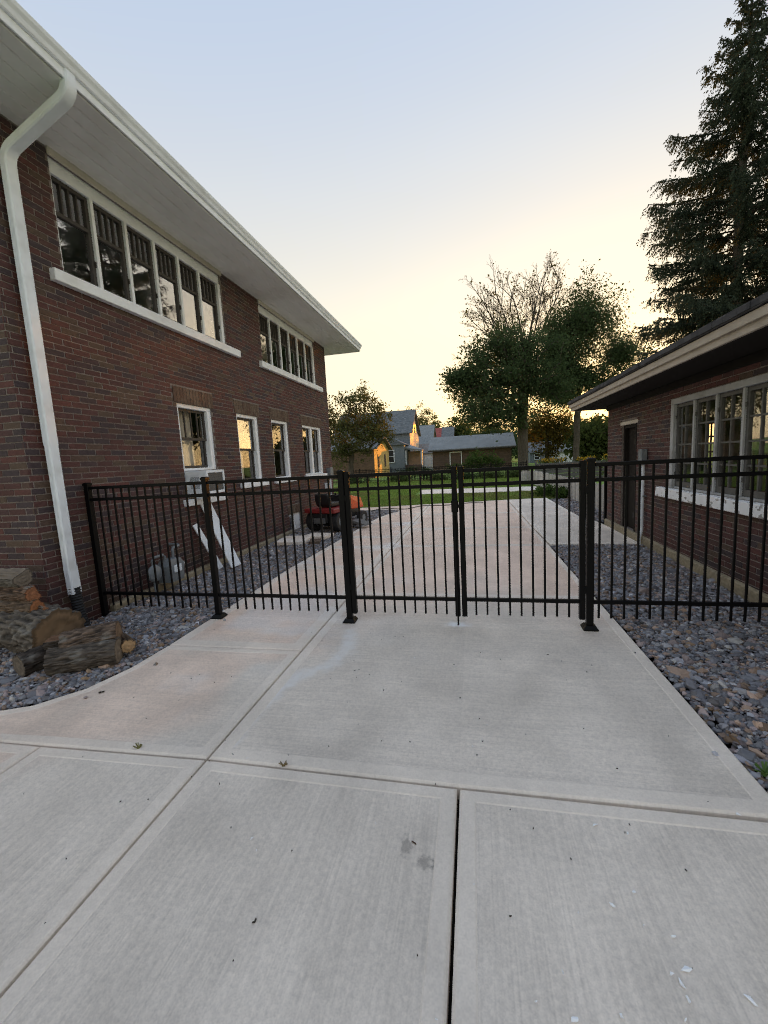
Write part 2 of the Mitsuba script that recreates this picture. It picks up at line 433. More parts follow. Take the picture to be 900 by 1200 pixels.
def stones(polys, density, size, z):
    out_v, out_c = [], []
    for poly, dens in polys:
        pg = Polygon(poly)
        x0, y0, x1, y1 = pg.bounds
        n = int((x1 - x0) * (y1 - y0) * density * dens)
        xy = rng.uniform((x0, y0), (x1, y1), (n, 2))
        xy = xy[shapely.contains_xy(pg, xy[:, 0], xy[:, 1])]
        out_v.append(xy)
    xy = np.vstack(out_v)
    n = len(xy)
    s = size * np.exp(rng.normal(0, 0.40, n))
    sc = rng.uniform(0.6, 1.25, (n, 3)) * np.array([1.25, 1.0, 0.62])
    v = IV[None] * (1 + rng.normal(0, 0.20, (n, 12, 1))) * sc[:, None] * s[:, None, None] / 2
    # tumble: random tilt then random heading
    th, tx = rng.uniform(0, 2 * np.pi, n), rng.normal(0, 0.45, n)
    c, sn = np.cos(tx)[:, None], np.sin(tx)[:, None]
    v = np.stack([v[..., 0], v[..., 1] * c - v[..., 2] * sn, v[..., 1] * sn + v[..., 2] * c], -1)
    c, sn = np.cos(th)[:, None], np.sin(th)[:, None]
    v = np.stack([v[..., 0] * c - v[..., 1] * sn, v[..., 0] * sn + v[..., 1] * c, v[..., 2]], -1)
    lump = meshkit.fbm(np.column_stack([xy * 1.7, np.zeros(n)]), 3, 3) - 0.5
    zz = z + rng.uniform(-0.018, 0.012, n) + 0.03 * lump
    v = v + np.column_stack([xy, zz])[:, None]
    pal = np.array([(0.115, 0.118, 0.135), (0.085, 0.085, 0.098), (0.16, 0.16, 0.175), (0.135, 0.110, 0.112), (0.16, 0.115, 0.092), (0.21, 0.205, 0.205), (0.065, 0.062, 0.066), (0.11, 0.075, 0.05)])
    w = np.array([0.24, 0.18, 0.13, 0.15, 0.12, 0.05, 0.07, 0.06])
    col = pal[rng.choice(len(pal), n, p=w / w.sum())] * np.array([1.80, 1.79, 1.72]) * np.exp(rng.normal(0, 0.30, (n, 1)))
    f = (np.arange(n)[:, None, None] * 12 + IF[None]).reshape(-1, 3)
    return (v.reshape(-1, 3), f), np.repeat(col, 12, 0)


R1 = [(1.30, 1.93), (6.0, 1.98), (6.0, 3.0), (2.70, 3.05), (2.70, 7.47), (1.28, 7.47), (1.30, 4.6)]
R2 = [(2.52, 10.5), (2.72, 10.0), (3.6, 9.8), (3.5, 15.0), (2.52, 14.9)]
L1 = [(-8.0, 1.80), (-4.2, 1.84), (-3.6, 1.98), (-3.14, 2.21), (-2.96, 2.44), (-2.87, 2.77), (-2.85, 3.2), (-2.89, 5.93), (-2.83, 7.4), (-4.2, 7.4), (-4.2, 3.34), (-4.34, 3.24), (-8.0, 3.24)]
L2 = [(-2.83, 7.4), (-2.80, 8.4), (-2.76, 10.2), (-2.69, 11.2), (-2.55, 12.0), (-2.33, 12.5), (-2.38, 12.86), (-2.72, 13.1), (-4.6, 13.05), (-4.2, 7.4)]
m, c = stones([(R1, 1.0), (L1, 1.0), (R2, 0.5), (L2, 0.7)], 3300, 0.030, -0.022)
k = part('gravel', m, 'stone', None, False, c)
labels[k] = {'kind': 'stuff', 'label': 'dark blue grey crushed stone along both building walls', 'category': 'gravel'}


m, c = stones([([(1.02, 2.0), (1.26, 2.0), (1.24, 4.6), (1.08, 4.6)], 1.0), ([(-2.80, 2.8), (-2.6, 2.8), (-2.62, 5.8), (-2.82, 5.8)], 1.0), ([(-4.0, 1.86), (-3.1, 2.12), (-2.9, 2.4), (-2.75, 2.3), (-3.0, 1.95), (-4.0, 1.80)], 1.0)], 11, 0.022, 0.006)
k = part('stray_gravel', m, 'stone', None, False, c)
labels[k] = {'kind': 'stuff', 'label': 'stray stones kicked from the gravel onto the slab edges', 'category': 'gravel'}


# ------------------------------------------------------------------ brick walls
def in_view(p):
    c = CAM @ (np.asarray(p) - EYE)
    if c[2] < 0.3:
        return False
    x, y = 450 + F * c[0] / c[2], 600 + F * c[1] / c[2]
    return -10 < x < 910 and -10 < y < 1210


LB, CH = 0.215, 0.0655


def wall(house, axis, plane, out, s0, s1, z0, z1, openings, mat, singles, depth=0.26, ends=(0, 0), bricks=True):
    """A brick wall in the plane axis = plane, outward sign out; openings: (s0, s1, z0, z1). Bricks stand proud of the mortar."""
    ss = sorted({s0, s1, *[x for o in openings for x in o[:2] if s0 < x < s1]})
    zs = sorted({z0, z1, *[x for o in openings for x in o[2:4] if z0 < x < z1]})

    def bx(mb, a, b_, za, zb, p0, p1):
        lo, hi = min(p0, p1), max(p0, p1)
        if axis == 'x':
            mb.box(lo, hi, a, b_, za, zb)
        else:
            mb.box(a, b_, lo, hi, za, zb)
    m = MB()
    for a, b_ in zip(ss[:-1], ss[1:]):
        run = None
        for za, zb in zip(zs[:-1], zs[1:]):
            ca, cz = (a + b_) / 2, (za + zb) / 2
            solid = not any(o[0] < ca < o[1] and o[2] < cz < o[3] for o in openings)
            if solid:
                run = (run[0], zb) if run else (za, zb)
            if (not solid or zb == zs[-1]) and run:
                bx(m, a, b_, run[0], run[1], plane, plane - out * depth)
                run = None
    wk = part('wall', m, 'mortar', house)
    if not bricks:
        return wk
    items = []
    for k in range(int(math.floor(z0 / CH)), int(z1 / CH) + 1):
        za, zb = k * CH + 0.0055, (k + 1) * CH - 0.0055
        if zb > z1 + 0.01 or za < z0 - 0.02:
            continue
        odd = k % 2
        off = odd * LB / 2
        a0, a1 = s0 - (ends[0] if odd else 0), s1 + (ends[1] if odd else 0)
        for i in range(int((a0 - off) // LB), int((a1 - off) // LB) + 1):
            segs = [(max(i * LB + off + 0.005, a0), min((i + 1) * LB + off - 0.005, a1))]
            for o in openings:
                if o[2] - 0.02 < (za + zb) / 2 < o[3] + 0.02:
                    nxt = []
                    for a, b_ in segs:
                        if b_ <= o[0] or a >= o[1]:
                            nxt.append((a, b_))
                        else:
                            if a < o[0] - 0.03:
                                nxt.append((a, o[0]))
                            if b_ > o[1] + 0.03:
                                nxt.append((o[1], b_))
                    segs = nxt
            for a, b_ in segs:
                if b_ - a > 0.02:
                    dz = random.uniform(-0.0014, 0.0014)
                    items.append((a + random.uniform(0, 0.003), b_ - random.uniform(0, 0.003), za + dz, zb + dz + random.uniform(-0.001, 0.001), 0.0025 + 0.0035 * random.random()))

    def ctr(t):
        c_ = (t[0] + t[1]) / 2
        return (plane, c_, (t[2] + t[3]) / 2) if axis == 'x' else (c_, plane, (t[2] + t[3]) / 2)
    seen = [(np.linalg.norm(np.array(ctr(t)) - EYE), j) for j, t in enumerate(items) if in_view(ctr(t))]
    seen.sort()
    single = {j for _, j in seen[:singles]}
    rest = MB()
    for j, t in enumerate(items):
        mb = MB() if j in single else rest
        bx(mb, t[0], t[1], t[2], t[3], plane + out * t[4], plane - out * 0.01)
        if j in single:
            part('brick', mb, mat, wk)
    part('brick', rest, mat, wk, kind='stuff')
    return wk


def soldier(house, wk, plane, out, s0, s1, z0, z1, parent_label=None):
    n = max(3, int(round((s1 - s0) / 0.0755)))
    st = (s1 - s0) / n
    for i in range(n):
        a, b_ = s0 + i * st + 0.004, s0 + (i + 1) * st - 0.004
        p = plane + out * (0.011 + 0.003 * random.random())
        mb = MB().box(min(p, plane - out * 0.01), max(p, plane - out * 0.01), a, b_, z0 + 0.004, z1 - 0.004)
        part('lintel_brick', mb, 'soldier_brick', wk)


# ------------------------------------------------------------------ the two-storey brick house on the left
H = thing('brick_house', 'two storey dark red brick house with white eaves and rows of casement windows', 'house')
XL = -4.3
W2A, W2B = (4.0, 7.08, 3.79, 5.0), (8.42, 11.52, 3.79, 5.0)
FF = [(5.57, 6.42, 1.16, 2.62), (7.18, 7.98, 1.31, 2.62), (8.56, 9.40, 1.31, 2.62), (10.26, 11.62, 1.31, 2.62)]
BW = (9.08, 9.74, 0.02, 0.43)
lint = [(o[0] - 0.06, o[1] + 0.06, 2.62, 2.86) for o in FF] + [(BW[0] - 0.06, BW[1] + 0.06, 0.43, 0.64)]
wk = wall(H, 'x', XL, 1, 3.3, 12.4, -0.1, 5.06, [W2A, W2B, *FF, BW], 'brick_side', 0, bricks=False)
# the side wall's bricks leave room for the soldier lintels
del scene[wk]
COUNT.clear()


def side_wall():
    ops = [W2A, W2B, *FF, BW]
    wk_ = wall(H, 'x', XL, 1, 3.3, 12.4, -0.1, 5.06, ops + lint, 'brick_side', 215, ends=(0.008, 0))
    # back the lintels with mortar
    mb = MB()
    for o in lint:
        mb.box(XL - 0.26, XL - 0.0005, o[0], o[1], o[2], o[3])
    part('lintel_backing', mb, 'mortar', H)
    for o in lint:
        soldier(H, wk_, XL, 1, *o)
    return wk_


wk = side_wall()
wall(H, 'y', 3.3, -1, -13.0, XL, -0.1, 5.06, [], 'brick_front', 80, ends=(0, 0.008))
b = MB()
b.box(-13.0, XL - 0.001, 12.15, 12.4 - 0.002, -0.1, 5.058)
b.box(-13.0, -12.75, 3.57, 12.14, -0.1, 5.058)
part('wall', b, 'mortar', H)
b = MB()
b.box(-12.7, -4.58, 3.6, 12.1, 2.9, 3.05)
b.box(-12.7, -4.58, 3.6, 12.1, 0.0, 0.1)
b.box(-8.2, -8.0, 3.6, 12.1, 0.11, 2.89)
b.box(-8.2, -8.0, 3.6, 12.1, 3.06, 5.05)
part('interior', b, 'interior', H)
# soffit boards, fascia, gutter, roof
nb = 6
x0 = XL - 0.02
for i in range(nb):
    a, c_ = x0 + i * (0.888 / nb), x0 + (i + 1) * (0.888 / nb) - 0.005
    part('soffit_board', MB().cbox(a, c_, 2.42, 13.28, 5.062, 5.09, 0.003), 'soffit_paint', H)
part('ceiling', MB().box(-13.9, x0 - 0.006, 2.42, 13.28, 5.064, 5.094), 'soffit_paint', H)
part('frieze', MB().cbox(XL, XL + 0.028, 3.99, 7.09, 4.985, 5.062, 0.004).cbox(XL, XL + 0.028, 8.41, 11.53, 4.985, 5.062, 0.004), 'cream_trim', H)
part('fascia', MB().cbox(-3.424, -3.406, 2.40, 13.30, 5.070, 5.25, 0.003).cbox(-13.9, -3.426, 13.282, 13.30, 5.050, 5.25, 0.003).cbox(-13.9, -3.426, 2.395, 2.418, 5.050, 5.25, 0.003), 'white_paint', H)
prof = [(-3.404, 5.150), (-3.388, 5.150), (-3.380, 5.160), (-3.370, 5.195), (-3.353, 5.225), (-3.345, 5.256), (-3.352, 5.266), (-3.366, 5.264), (-3.366, 5.256), (-3.357, 5.252), (-3.361, 5.228), (-3.377, 5.197), (-3.386, 5.158), (-3.404, 5.158)]
m = trimesh.creation.extrude_polygon(Polygon(prof), 10.94, engine='earcut')
v = np.array(m.vertices)
v = np.column_stack([v[:, 0], 2.38 + v[:, 2], v[:, 1]])
part('gutter', (v, np.array(m.faces)[:, ::-1]), 'white_metal', H)
ry0, ry1, rx0, rx1 = 2.39, 13.305, -13.95, -3.40
v, f = hull([(rx0, ry0, 5.255), (rx1, ry0, 5.255), (rx1, ry1, 5.255), (rx0, ry1, 5.255), (rx0, ry0, 5.285), (rx1, ry0, 5.285), (rx1, ry1, 5.285), (rx0, ry1, 5.285), (-8.7, 6.2, 7.3), (-8.7, 9.5, 7.3)])
part('roof', (v, f), 'shingle', H)
# concrete ledge along the foot of the wall
part('foundation', MB().cbox(XL, XL + 0.085, 3.98, 9.06, -0.14, 0.062, 0.012).cbox(XL, XL + 0.08, 9.76, 12.4, -0.14, 0.055, 0.012), 'foundation', H)


def glass_x(x, y0, y1, z0, z1):
    return np.array([(x, y0, z0), (x, y1, z0), (x, y1, z1), (x, y0, z1)]), np.array([(0, 1, 2, 3)])


def casement_bank(o, n):
    """upstairs: n dark casements with four narrow lights above one pane, white mullions between"""
    y0, y1, z0, z1 = o
    fr = MB()
    t = 0.05
    fr.cbox(XL - 0.14, XL - 0.035, y0, y1, z1 - 0.155, z1 - 0.001, 0.003)
    fr.cbox(XL - 0.14, XL - 0.012, y0, y1, z0, z0 + 0.03, 0.003)
    fr.cbox(XL - 0.14, XL - 0.018, y0 + 0.001, y0 + 0.028, z0 + 0.031, z1 - 0.157, 0.003)
    fr.cbox(XL - 0.14, XL - 0.018, y1 - 0.075, y1 - 0.001, z0 + 0.031, z1 - 0.157, 0.003)
    w = (y1 - 0.075 - y0 - 0.028) / n
    for i in range(1, n):
        c_ = y0 + 0.028 + i * w
        fr.cbox(XL - 0.14, XL - 0.030, c_ - 0.022, c_ + 0.022, z0 + 0.031, z1 - 0.157, 0.003)
    win = part('window', fr, 'white_paint', H)
    part('sill', MB().cbox(XL - 0.05, XL + 0.075, y0 - 0.17, y1 + 0.35, z0 - 0.125, z0 - 0.001, 0.006), 'peeling_paint' if False else 'white_paint', H)
    zt, zb = z1 - 0.160, z0 + 0.034
    zm = zb + (zt - zb) * 0.63
    for i in range(n):
        a, c_ = y0 + 0.028 + i * w + (0.024 if i else 0.003), y0 + 0.028 + (i + 1) * w - (0.024 if i < n - 1 else 0.003)
        s = MB()
        q = 0.042
        xa, xb = XL - 0.115, XL - 0.065
        s.box(xa, xb, a, a + q, zb, zt).box(xa, xb, c_ - q, c_, zb, zt)
        s.box(xa, xb, a + q, c_ - q, zb, zb + q).box(xa, xb, a + q, c_ - q, zt - q, zt).box(xa, xb, a + q, c_ - q, zm - 0.02, zm + 0.02)
        for j in (1, 2, 3):
            y = a + q + (c_ - a - 2 * q) * j / 4
            s.box(xa, xb - 0.006, y - 0.010, y + 0.010, zm + 0.02, zt - q)
        # hinge
        s.box(xb, xb + 0.02, c_ - 0.012, c_ + 0.004, zb + 0.25, zb + 0.31)
        part('sash', s, 'dark_wood', win)
        tilt = random.uniform(-0.003, 0.003)
        g = MB()
        v, f = glass_x(XL - 0.09, a + q, c_ - q, zb + q, zm - 0.02)
        v[1:3, 0] += tilt
        part('pane', (v, f), 'window_glass', win)
        part('upper_pane', glass_x(XL - 0.092, a + q, c_ - q, zm + 0.02, zt - q), 'window_glass', win)
    return win


casement_bank(W2A, 6)
casement_bank(W2B, 6)


def sash_window(o, glass='window_glass', bottom=None, lights=0, pair=False, curtain=None, lab=None):
    y0, y1, z0, z1 = o
    zb = bottom or z0
    fr = MB()
    xo, xi = XL - 0.02, XL - 0.15
    fr.cbox(xi, xo, y0, y1, z1 - 0.06, z1, 0.004).cbox(xi, xo, y0, y0 + 0.055, zb, z1 - 0.061, 0.004).cbox(xi, xo, y1 - 0.10, y1, zb, z1 - 0.061, 0.004).cbox(xi, xo - 0.01, y0 + 0.056, y1 - 0.101, zb, zb + 0.035, 0.004)
    spans = [(y0 + 0.056, y1 - 0.101)]
    if pair:
        c_ = (y0 + y1) / 2 - 0.02
        fr.cbox(xi, xo - 0.005, c_ - 0.06, c_ + 0.06, zb + 0.036, z1 - 0.061, 0.004)
        spans = [(y0 + 0.056, c_ - 0.061), (c_ + 0.061, y1 - 0.101)]
    win = part('window', fr, 'white_paint', H, label=lab)
    part('sill', MB().cbox(XL - 0.02, XL + 0.07, y0 - 0.09, y1 + 0.13, z0 - 0.10, z0 - 0.001, 0.006), 'white_paint', H)
    for a, c_ in spans:
        za, zt = zb + 0.037, z1 - 0.062
        zm = (za + zt) / 2
        up, lo = MB(), MB()
        q = 0.04
        for s, x1_, p0, p1 in ((up, XL - 0.075, zm - 0.02, zt), (lo, XL - 0.105, za, zm + 0.02)):
            s.box(x1_ - 0.03, x1_, a, a + q, p0, p1).box(x1_ - 0.03, x1_, c_ - q, c_, p0, p1)
            s.box(x1_ - 0.03, x1_, a + q, c_ - q, p0, p0 + q).box(x1_ - 0.03, x1_, a + q, c_ - q, p1 - q, p1)
        for j in range(1, lights):
            y = a + q + (c_ - a - 2 * q) * j / lights
            up.box(XL - 0.10, XL - 0.078, y - 0.010, y + 0.010, zm + 0.02, zt - q)
        part('sash', up, 'dark_wood', win)
        part('sash', lo, 'dark_wood', win)
        part('pane', glass_x(XL - 0.09, a + q, c_ - q, zm + 0.02, zt - q), glass, win)
        part('pane', glass_x(XL - 0.12, a + q, c_ - q, za + q, zm - 0.02), 'old_glass', win)
        if curtain:
            ca, cb, cz = curtain
            n = 40
            ys = np.linspace(a + (c_ - a) * ca, a + (c_ - a) * cb, n)
            xs_ = XL - 0.20 + 0.012 * np.sin(ys * 60)
            v = np.vstack([np.column_stack([xs_, ys, np.full(n, za)]), np.column_stack([xs_, ys, np.full(n, za + (zt - za) * cz)])])
            f = np.array([(i, i + 1, n + i + 1, n + i) for i in range(n - 1)])
            part('curtain', (v, f), 'curtain', win)
    return win


sash_window(FF[0], 'old_glass', bottom=1.60, lights=4, curtain=(0.0, 0.72, 1.0), lab='window with beige curtain above the air conditioner')
part('filler_panel', MB().box(XL - 0.14, XL - 0.11, FF[0][0], FF[0][1], 1.16, 1.60), 'white_paint', H)
sash_window(FF[1], curtain=(0.0, 0.6, 0.5))
sash_window(FF[2], 'old_glass', curtain=(0.0, 0.55, 0.5))
sash_window(FF[3], 'old_glass', pair=True, curtain=(0.1, 0.5, 0.9))
# basement window
b = MB().cbox(XL - 0.10, XL - 0.03, BW[0], BW[0] + 0.05, BW[2], BW[3], 0.003).cbox(XL - 0.10, XL - 0.03, BW[1] - 0.34, BW[1], BW[2], BW[3], 0.003).cbox(XL - 0.1, XL - 0.03, BW[0] + 0.051, BW[1] - 0.341, BW[3] - 0.05, BW[3], 0.003)
bw = part('window', b, 'white_paint', H, label='small basement window with white board at ground level')
part('pane', glass_x(XL - 0.07, BW[0] + 0.05, BW[1] - 0.34, BW[2], BW[3] - 0.05), 'window_glass', bw)


def sweep_rect(path, wy, wn):
    """a flat-sided pipe whose path lies in a plane y = const"""
    p = np.array(path, float)
    t = np.gradient(p, axis=0)
    t /= np.linalg.norm(t, axis=1, keepdims=True)
    Y = np.array([0, 1.0, 0])
    nrm = np.cross(t, Y)
    bv = 0.012
    prof_ = [(-wy / 2 + bv, -wn / 2), (wy / 2 - bv, -wn / 2), (wy / 2, -wn / 2 + bv), (wy / 2, wn / 2 - bv), (wy / 2 - bv, wn / 2), (-wy / 2 + bv, wn / 2), (-wy / 2, wn / 2 - bv), (-wy / 2, -wn / 2 + bv)]
    k_ = len(prof_)
    v_ = np.array([[p[i] + Y * a + nrm[i] * c_ for a, c_ in prof_] for i in range(len(p))]).reshape(-1, 3)
    f_ = [(i * k_ + j, i * k_ + (j + 1) % k_, (i + 1) * k_ + (j + 1) % k_, (i + 1) * k_ + j) for i in range(len(p) - 1) for j in range(k_)]
    return v_, np.array(f_)


def bend(a, b_, c_, r, n=7):
    a, b_, c_ = map(np.array, (a, b_, c_))
    p0 = b_ + (a - b_) / np.linalg.norm(a - b_) * r
    p1 = b_ + (c_ - b_) / np.linalg.norm(c_ - b_) * r
    return [tuple((1 - t) ** 2 * p0 + 2 * t * (1 - t) * b_ + t * t * p1) for t in np.linspace(0, 1, n)]


A_, B_, C_, D_ = (-3.43, 3.5, 5.16), (-3.43, 3.5, 4.985), (-4.215, 3.5, 4.66), (-4.215, 3.5, 1.93)
path = [A_, *bend(A_, B_, C_, 0.09), *bend(B_, C_, D_, 0.11), (-4.215, 3.5, 2.0), D_]
ds = part('downspout', sweep_rect(path, 0.112, 0.082), 'white_metal', H, smooth=35)
part('section', sweep_rect([(-4.213, 3.5, 1.985), (-4.213, 3.5, 1.93), (-4.213, 3.505, 0.95), (-4.213, 3.505, 0.63)], 0.106, 0.076), 'white_metal', ds, smooth=35)
part('section', sweep_rect([(-4.213, 3.507, 0.66), (-4.211, 3.507, 0.62), (-4.205, 3.51, 0.36)], 0.112, 0.082), 'white_metal', ds, smooth=35)
z = np.linspace(0.43, -0.05, 90)
pts = np.column_stack([-4.205 + 0.06 * (0.4 - z) ** 2 / 0.2, np.full(90, 3.51) + 0.02 * (0.4 - z), z])
solo('drain_pipe', tube(pts, 0.054 + 0.006 * np.sin(np.arange(90) * 1.15), 20), 'black_rubber', 'black corrugated drain pipe below the white downspout', 'pipe', smooth=40)

# air conditioner in the first window
ac = thing('air_conditioner', 'white window air conditioner sticking out above the white sill', 'air conditioner')
b = MB()
ya, yb, xa, xb, za, zb = 5.60, 6.06, XL - 0.10, -3.94, 1.235, 1.585
b.cbox(xa, xb - 0.02, ya, yb, za, zb, 0.008)
part('case', b, 'white_metal', ac)
b = MB().cbox(xb - 0.018, xb, ya - 0.004, ya + 0.04, za - 0.004, zb + 0.004, 0.004).cbox(xb - 0.018, xb, yb - 0.04, yb + 0.004, za - 0.004, zb + 0.004, 0.004).cbox(xb - 0.018, xb, ya + 0.041, yb - 0.041, zb - 0.035, zb + 0.004, 0.004).cbox(xb - 0.018, xb, ya + 0.041, yb - 0.041, za - 0.004, za + 0.035, 0.004)
part('rim', b, 'white_metal', ac)
part('coil', MB().box(xb - 0.019, xb - 0.014, ya + 0.04, yb - 0.04, za + 0.035, zb - 0.035), 'dark_grey', ac)
for i in range(18):
    z_ = za + 0.045 + i * 0.0152
    part('fin', MB().box(xb - 0.013, xb - 0.004, ya + 0.042, yb - 0.042, z_, z_ + 0.004), 'grey_metal', ac)
b = MB()
for i in range(9):
    x_ = xa + 0.17 + i * 0.018
    b.box(x_, x_ + 0.009, ya - 0.003, ya + 0.001, za + 0.08, zb - 0.09)
part('side_vent', b, 'grey_metal', ac)
part('bracket', MB().obox((xa + 0.2, ya + 0.1, za - 0.02), (xb - 0.06, ya + 0.1, za - 0.02), 0.03, 0.036).obox((xa + 0.2, yb - 0.1, za - 0.02), (xb - 0.06, yb - 0.1, za - 0.02), 0.03, 0.036).box(-4.24, -4.02, ya + 0.06, yb - 0.06, 1.162, 1.196), 'white_metal', ac)

# gas meter
gm = thing('gas_meter', 'grey gas meter with pipes low on the brick wall', 'gas meter')
v, f = hull([(x, y, z) for x, y, z in [(-4.17, 4.66, 0.12), (-4.17, 4.95, 0.12), (-3.99, 4.68, 0.12), (-3.99, 4.93, 0.12), (-4.17, 4.64, 0.34), (-4.17, 4.97, 0.34), (-3.98, 4.66, 0.34), (-3.98, 4.95, 0.34), (-4.15, 4.70, 0.42), (-4.15, 4.91, 0.42), (-4.01, 4.70, 0.42), (-4.01, 4.91, 0.42)]])
part('body', (v, f), 'grey_metal', gm, smooth=30)
an = np.linspace(0, 1, 9)
v, f = tube([(-4.12, 4.50, 0.30), (-4.10, 4.50, 0.30), (-4.075, 4.50, 0.30), (-4.05, 4.50, 0.30), (-4.03, 4.50, 0.30)], [0.05, 0.105, 0.115, 0.10, 0.05], 20)
part('regulator', (v, f), 'grey_metal', gm, smooth=30)
part('dial', MB().cbox(-3.985, -3.965, 4.74, 4.88, 0.24, 0.34, 0.006), 'white_metal', gm)
part('pipe', tube([(-4.09, 4.72, 0.40), (-4.09, 4.72, 0.47), (-4.09, 4.69, 0.50), (-4.09, 4.54, 0.50), (-4.09, 4.50, 0.47), (-4.09, 4.50, -0.08)], 0.019, 10), 'grey_metal', gm, smooth=40)
part('pipe', tube([(-4.09, 4.88, 0.40), (-4.09, 4.88, 0.52), (-4.10, 4.90, 0.55), (-4.10, 5.02, 0.56), (-4.13, 5.05, 0.57), (-4.32, 5.05, 0.57)], 0.019, 10), 'grey_metal', gm, smooth=40)
part('valve', tube([(-4.09, 4.98, 0.40), (-4.09, 5.04, 0.40)], 0.03, 10).__class__((np.array(tube([(-4.09, 4.96, 0.30), (-4.09, 5.06, 0.30)], 0.028, 10)[0]), tube([(-4.09, 4.96, 0.30), (-4.09, 5.06, 0.30)], 0.028, 10)[1])), 'white_metal', gm)

# white boards leaning on the wall
lb = thing('leaning_board', 'long white board leaning on the brick wall below the air conditioner', 'board')
part('plank', MB().obox((-3.80, 5.92, 0.02), (-4.27, 5.95, 1.07), 0.19, 0.022, up=(1, -0.35, 0.45)), 'white_paint', lb)
b2 = thing('leaning_board', 'shorter thinner white board leaning behind the long one', 'board')
part('plank', MB().obox((-4.00, 5.80, 0.02), (-4.27, 5.64, 0.76), 0.09, 0.02, up=(1, -0.35, 0.35)), 'white_paint', b2)
# electric box by the far corner
eb = thing('electric_box', 'small grey electric box with a white conduit at the far corner of the house', 'electric box')
part('case', MB().cbox(XL, XL + 0.13, 11.86, 12.12, 1.15, 1.46, 0.01), 'grey_metal', eb)
part('conduit', tube([(-4.24, 11.98, 1.15), (-4.24, 11.98, 0.0)], 0.028, 10), 'white_metal', eb, smooth=40)
part('junction_box', MB().cbox(XL, XL + 0.10, 11.62, 11.80, 0.86, 1.02, 0.008), 'white_metal', eb)

# ------------------------------------------------------------------ the low brick building on the right
G = thing('brick_outbuilding', 'low dark brick building with a wide eave and gridded windows on the right', 'building')
XR = 2.75
WR = (2.6, 6.66, 0.985, 2.22)
DR = (7.93, 8.67, 0.09, 2.0)
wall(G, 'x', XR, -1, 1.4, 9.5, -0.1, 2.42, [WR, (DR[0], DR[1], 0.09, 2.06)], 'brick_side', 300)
EW = [(3.98, 4.30, 1.18, 2.12), (4.46, 4.72, 1.10, 1.96), (5.08, 5.26, 1.45, 1.85)]
wall(G, 'y', 9.5, 1, XR + 0.001, 9.5, -0.1, 2.42, EW, 'brick_front', 0, bricks=False)
b = MB()
b.box(9.24, 9.5 - 0.002, 1.7, 9.23, -0.1, 2.419).box(XR + 0.262, 9.498, 1.4, 1.65, -0.1, 2.419)
part('wall', b, 'mortar', G)
b = MB()
b.box(XR + 0.27, 9.23, 1.7, 9.22, -0.05, 0.05)
b.box(9.20, 9.235, 1.7, 9.22, 0.051, 2.38)
b.box(XR + 0.265, 9.23, 1.7, 9.23, 2.39, 2.418)
part('room', b, 'room_wall', G)
part('foundation', MB().cbox(XR - 0.055, XR + 0.01, 1.4, 9.5, -0.14, 0.115, 0.014), 'foundation', G)
# end window muntins and panes
for (a, c_, z0, z1) in EW:
    m = MB()
    m.box(a, c_, 9.40, 9.44, z0 + 0.30, z0 + 0.33).box(a, c_, 9.40, 9.44, z0 + 0.60, z0 + 0.63).box(a + 0.11, a + 0.135, 9.41, 9.43, z0, z1)
    wn = part('window', m, 'dark_wood', G)
    part('pane', (np.array([(a, 9.42, z0), (c_, 9.42, z0), (c_, 9.42, z1), (a, 9.42, z1)]), np.array([(0, 1, 2, 3)])), 'old_glass', wn)
# casement bank
y0, y1, z0, z1 = WR
fr = MB()
fr.cbox(XR - 0.02, XR + 0.10, y0, y1, z1 - 0.075, z1, 0.004).cbox(XR - 0.02, XR + 0.10, y1 - 0.085, y1, z0, z1 - 0.076, 0.004).cbox(XR + 0.01, XR + 0.1, y0, y1 - 0.086, z0, z0 + 0.03, 0.004)
n = 8
pitch = 0.498
for i in range(1, n + 1):
    c_ = y1 - 0.085 - i * pitch
    fr.cbox(XR + 0.0, XR + 0.10, c_ - 0.018, c_ + 0.018, z0 + 0.031, z1 - 0.077, 0.003)
rw = part('window', fr, 'grey_frame', G, label='long bank of grey gridded casements above a peeling sill')
for i in range(n):
    c_, a = y1 - 0.085 - i * pitch - (0.020 if i else 0.002), y1 - 0.085 - (i + 1) * pitch + 0.020
    if a < y0:
        a = y0 + 0.01
    s = MB()
    q = 0.045
    xa, xb = XR + 0.022, XR + 0.062
    zb, zt = z0 + 0.033, z1 - 0.079
    s.box(xa, xb, a, a + q, zb, zt).box(xa, xb, c_ - q, c_, zb, zt).box(xa, xb, a + q, c_ - q, zb, zb + 0.07).box(xa, xb, a + q, c_ - q, zt - q, zt)
    ym = (a + c_) / 2
    s.box(xa + 0.004, xb - 0.004, ym - 0.011, ym + 0.011, zb + 0.07, zt - q)
    hs = [zb + 0.07 + (zt - q - zb - 0.07) * j / 4 for j in range(5)]
    for h in hs[1:4]:
        s.box(xa + 0.005, xb - 0.005, a + q, ym - 0.011, h - 0.010, h + 0.010)
        s.box(xa + 0.005, xb - 0.005, ym + 0.011, c_ - q, h - 0.010, h + 0.010)
    for h in (zb + 0.15, zt - 0.2):
        s.box(xa - 0.014, xa, c_ - 0.02, c_ + 0.006, h, h + 0.05)
    part('sash', s, 'grey_sash', rw)
    for p0, p1 in ((a + q, ym - 0.011), (ym + 0.011, c_ - q)):
        for h0, h1 in zip(hs[:-1], hs[1:]):
            t = random.uniform(-0.002, 0.002)
            v, f = glass_x(XR + 0.042, p0, p1, h0 + 0.010, h1 - 0.010)
            v[1:3, 0] += t
            v[2:4, 0] += random.uniform(-0.002, 0.002)
            part('pane', (v, f), 'grid_glass', rw)
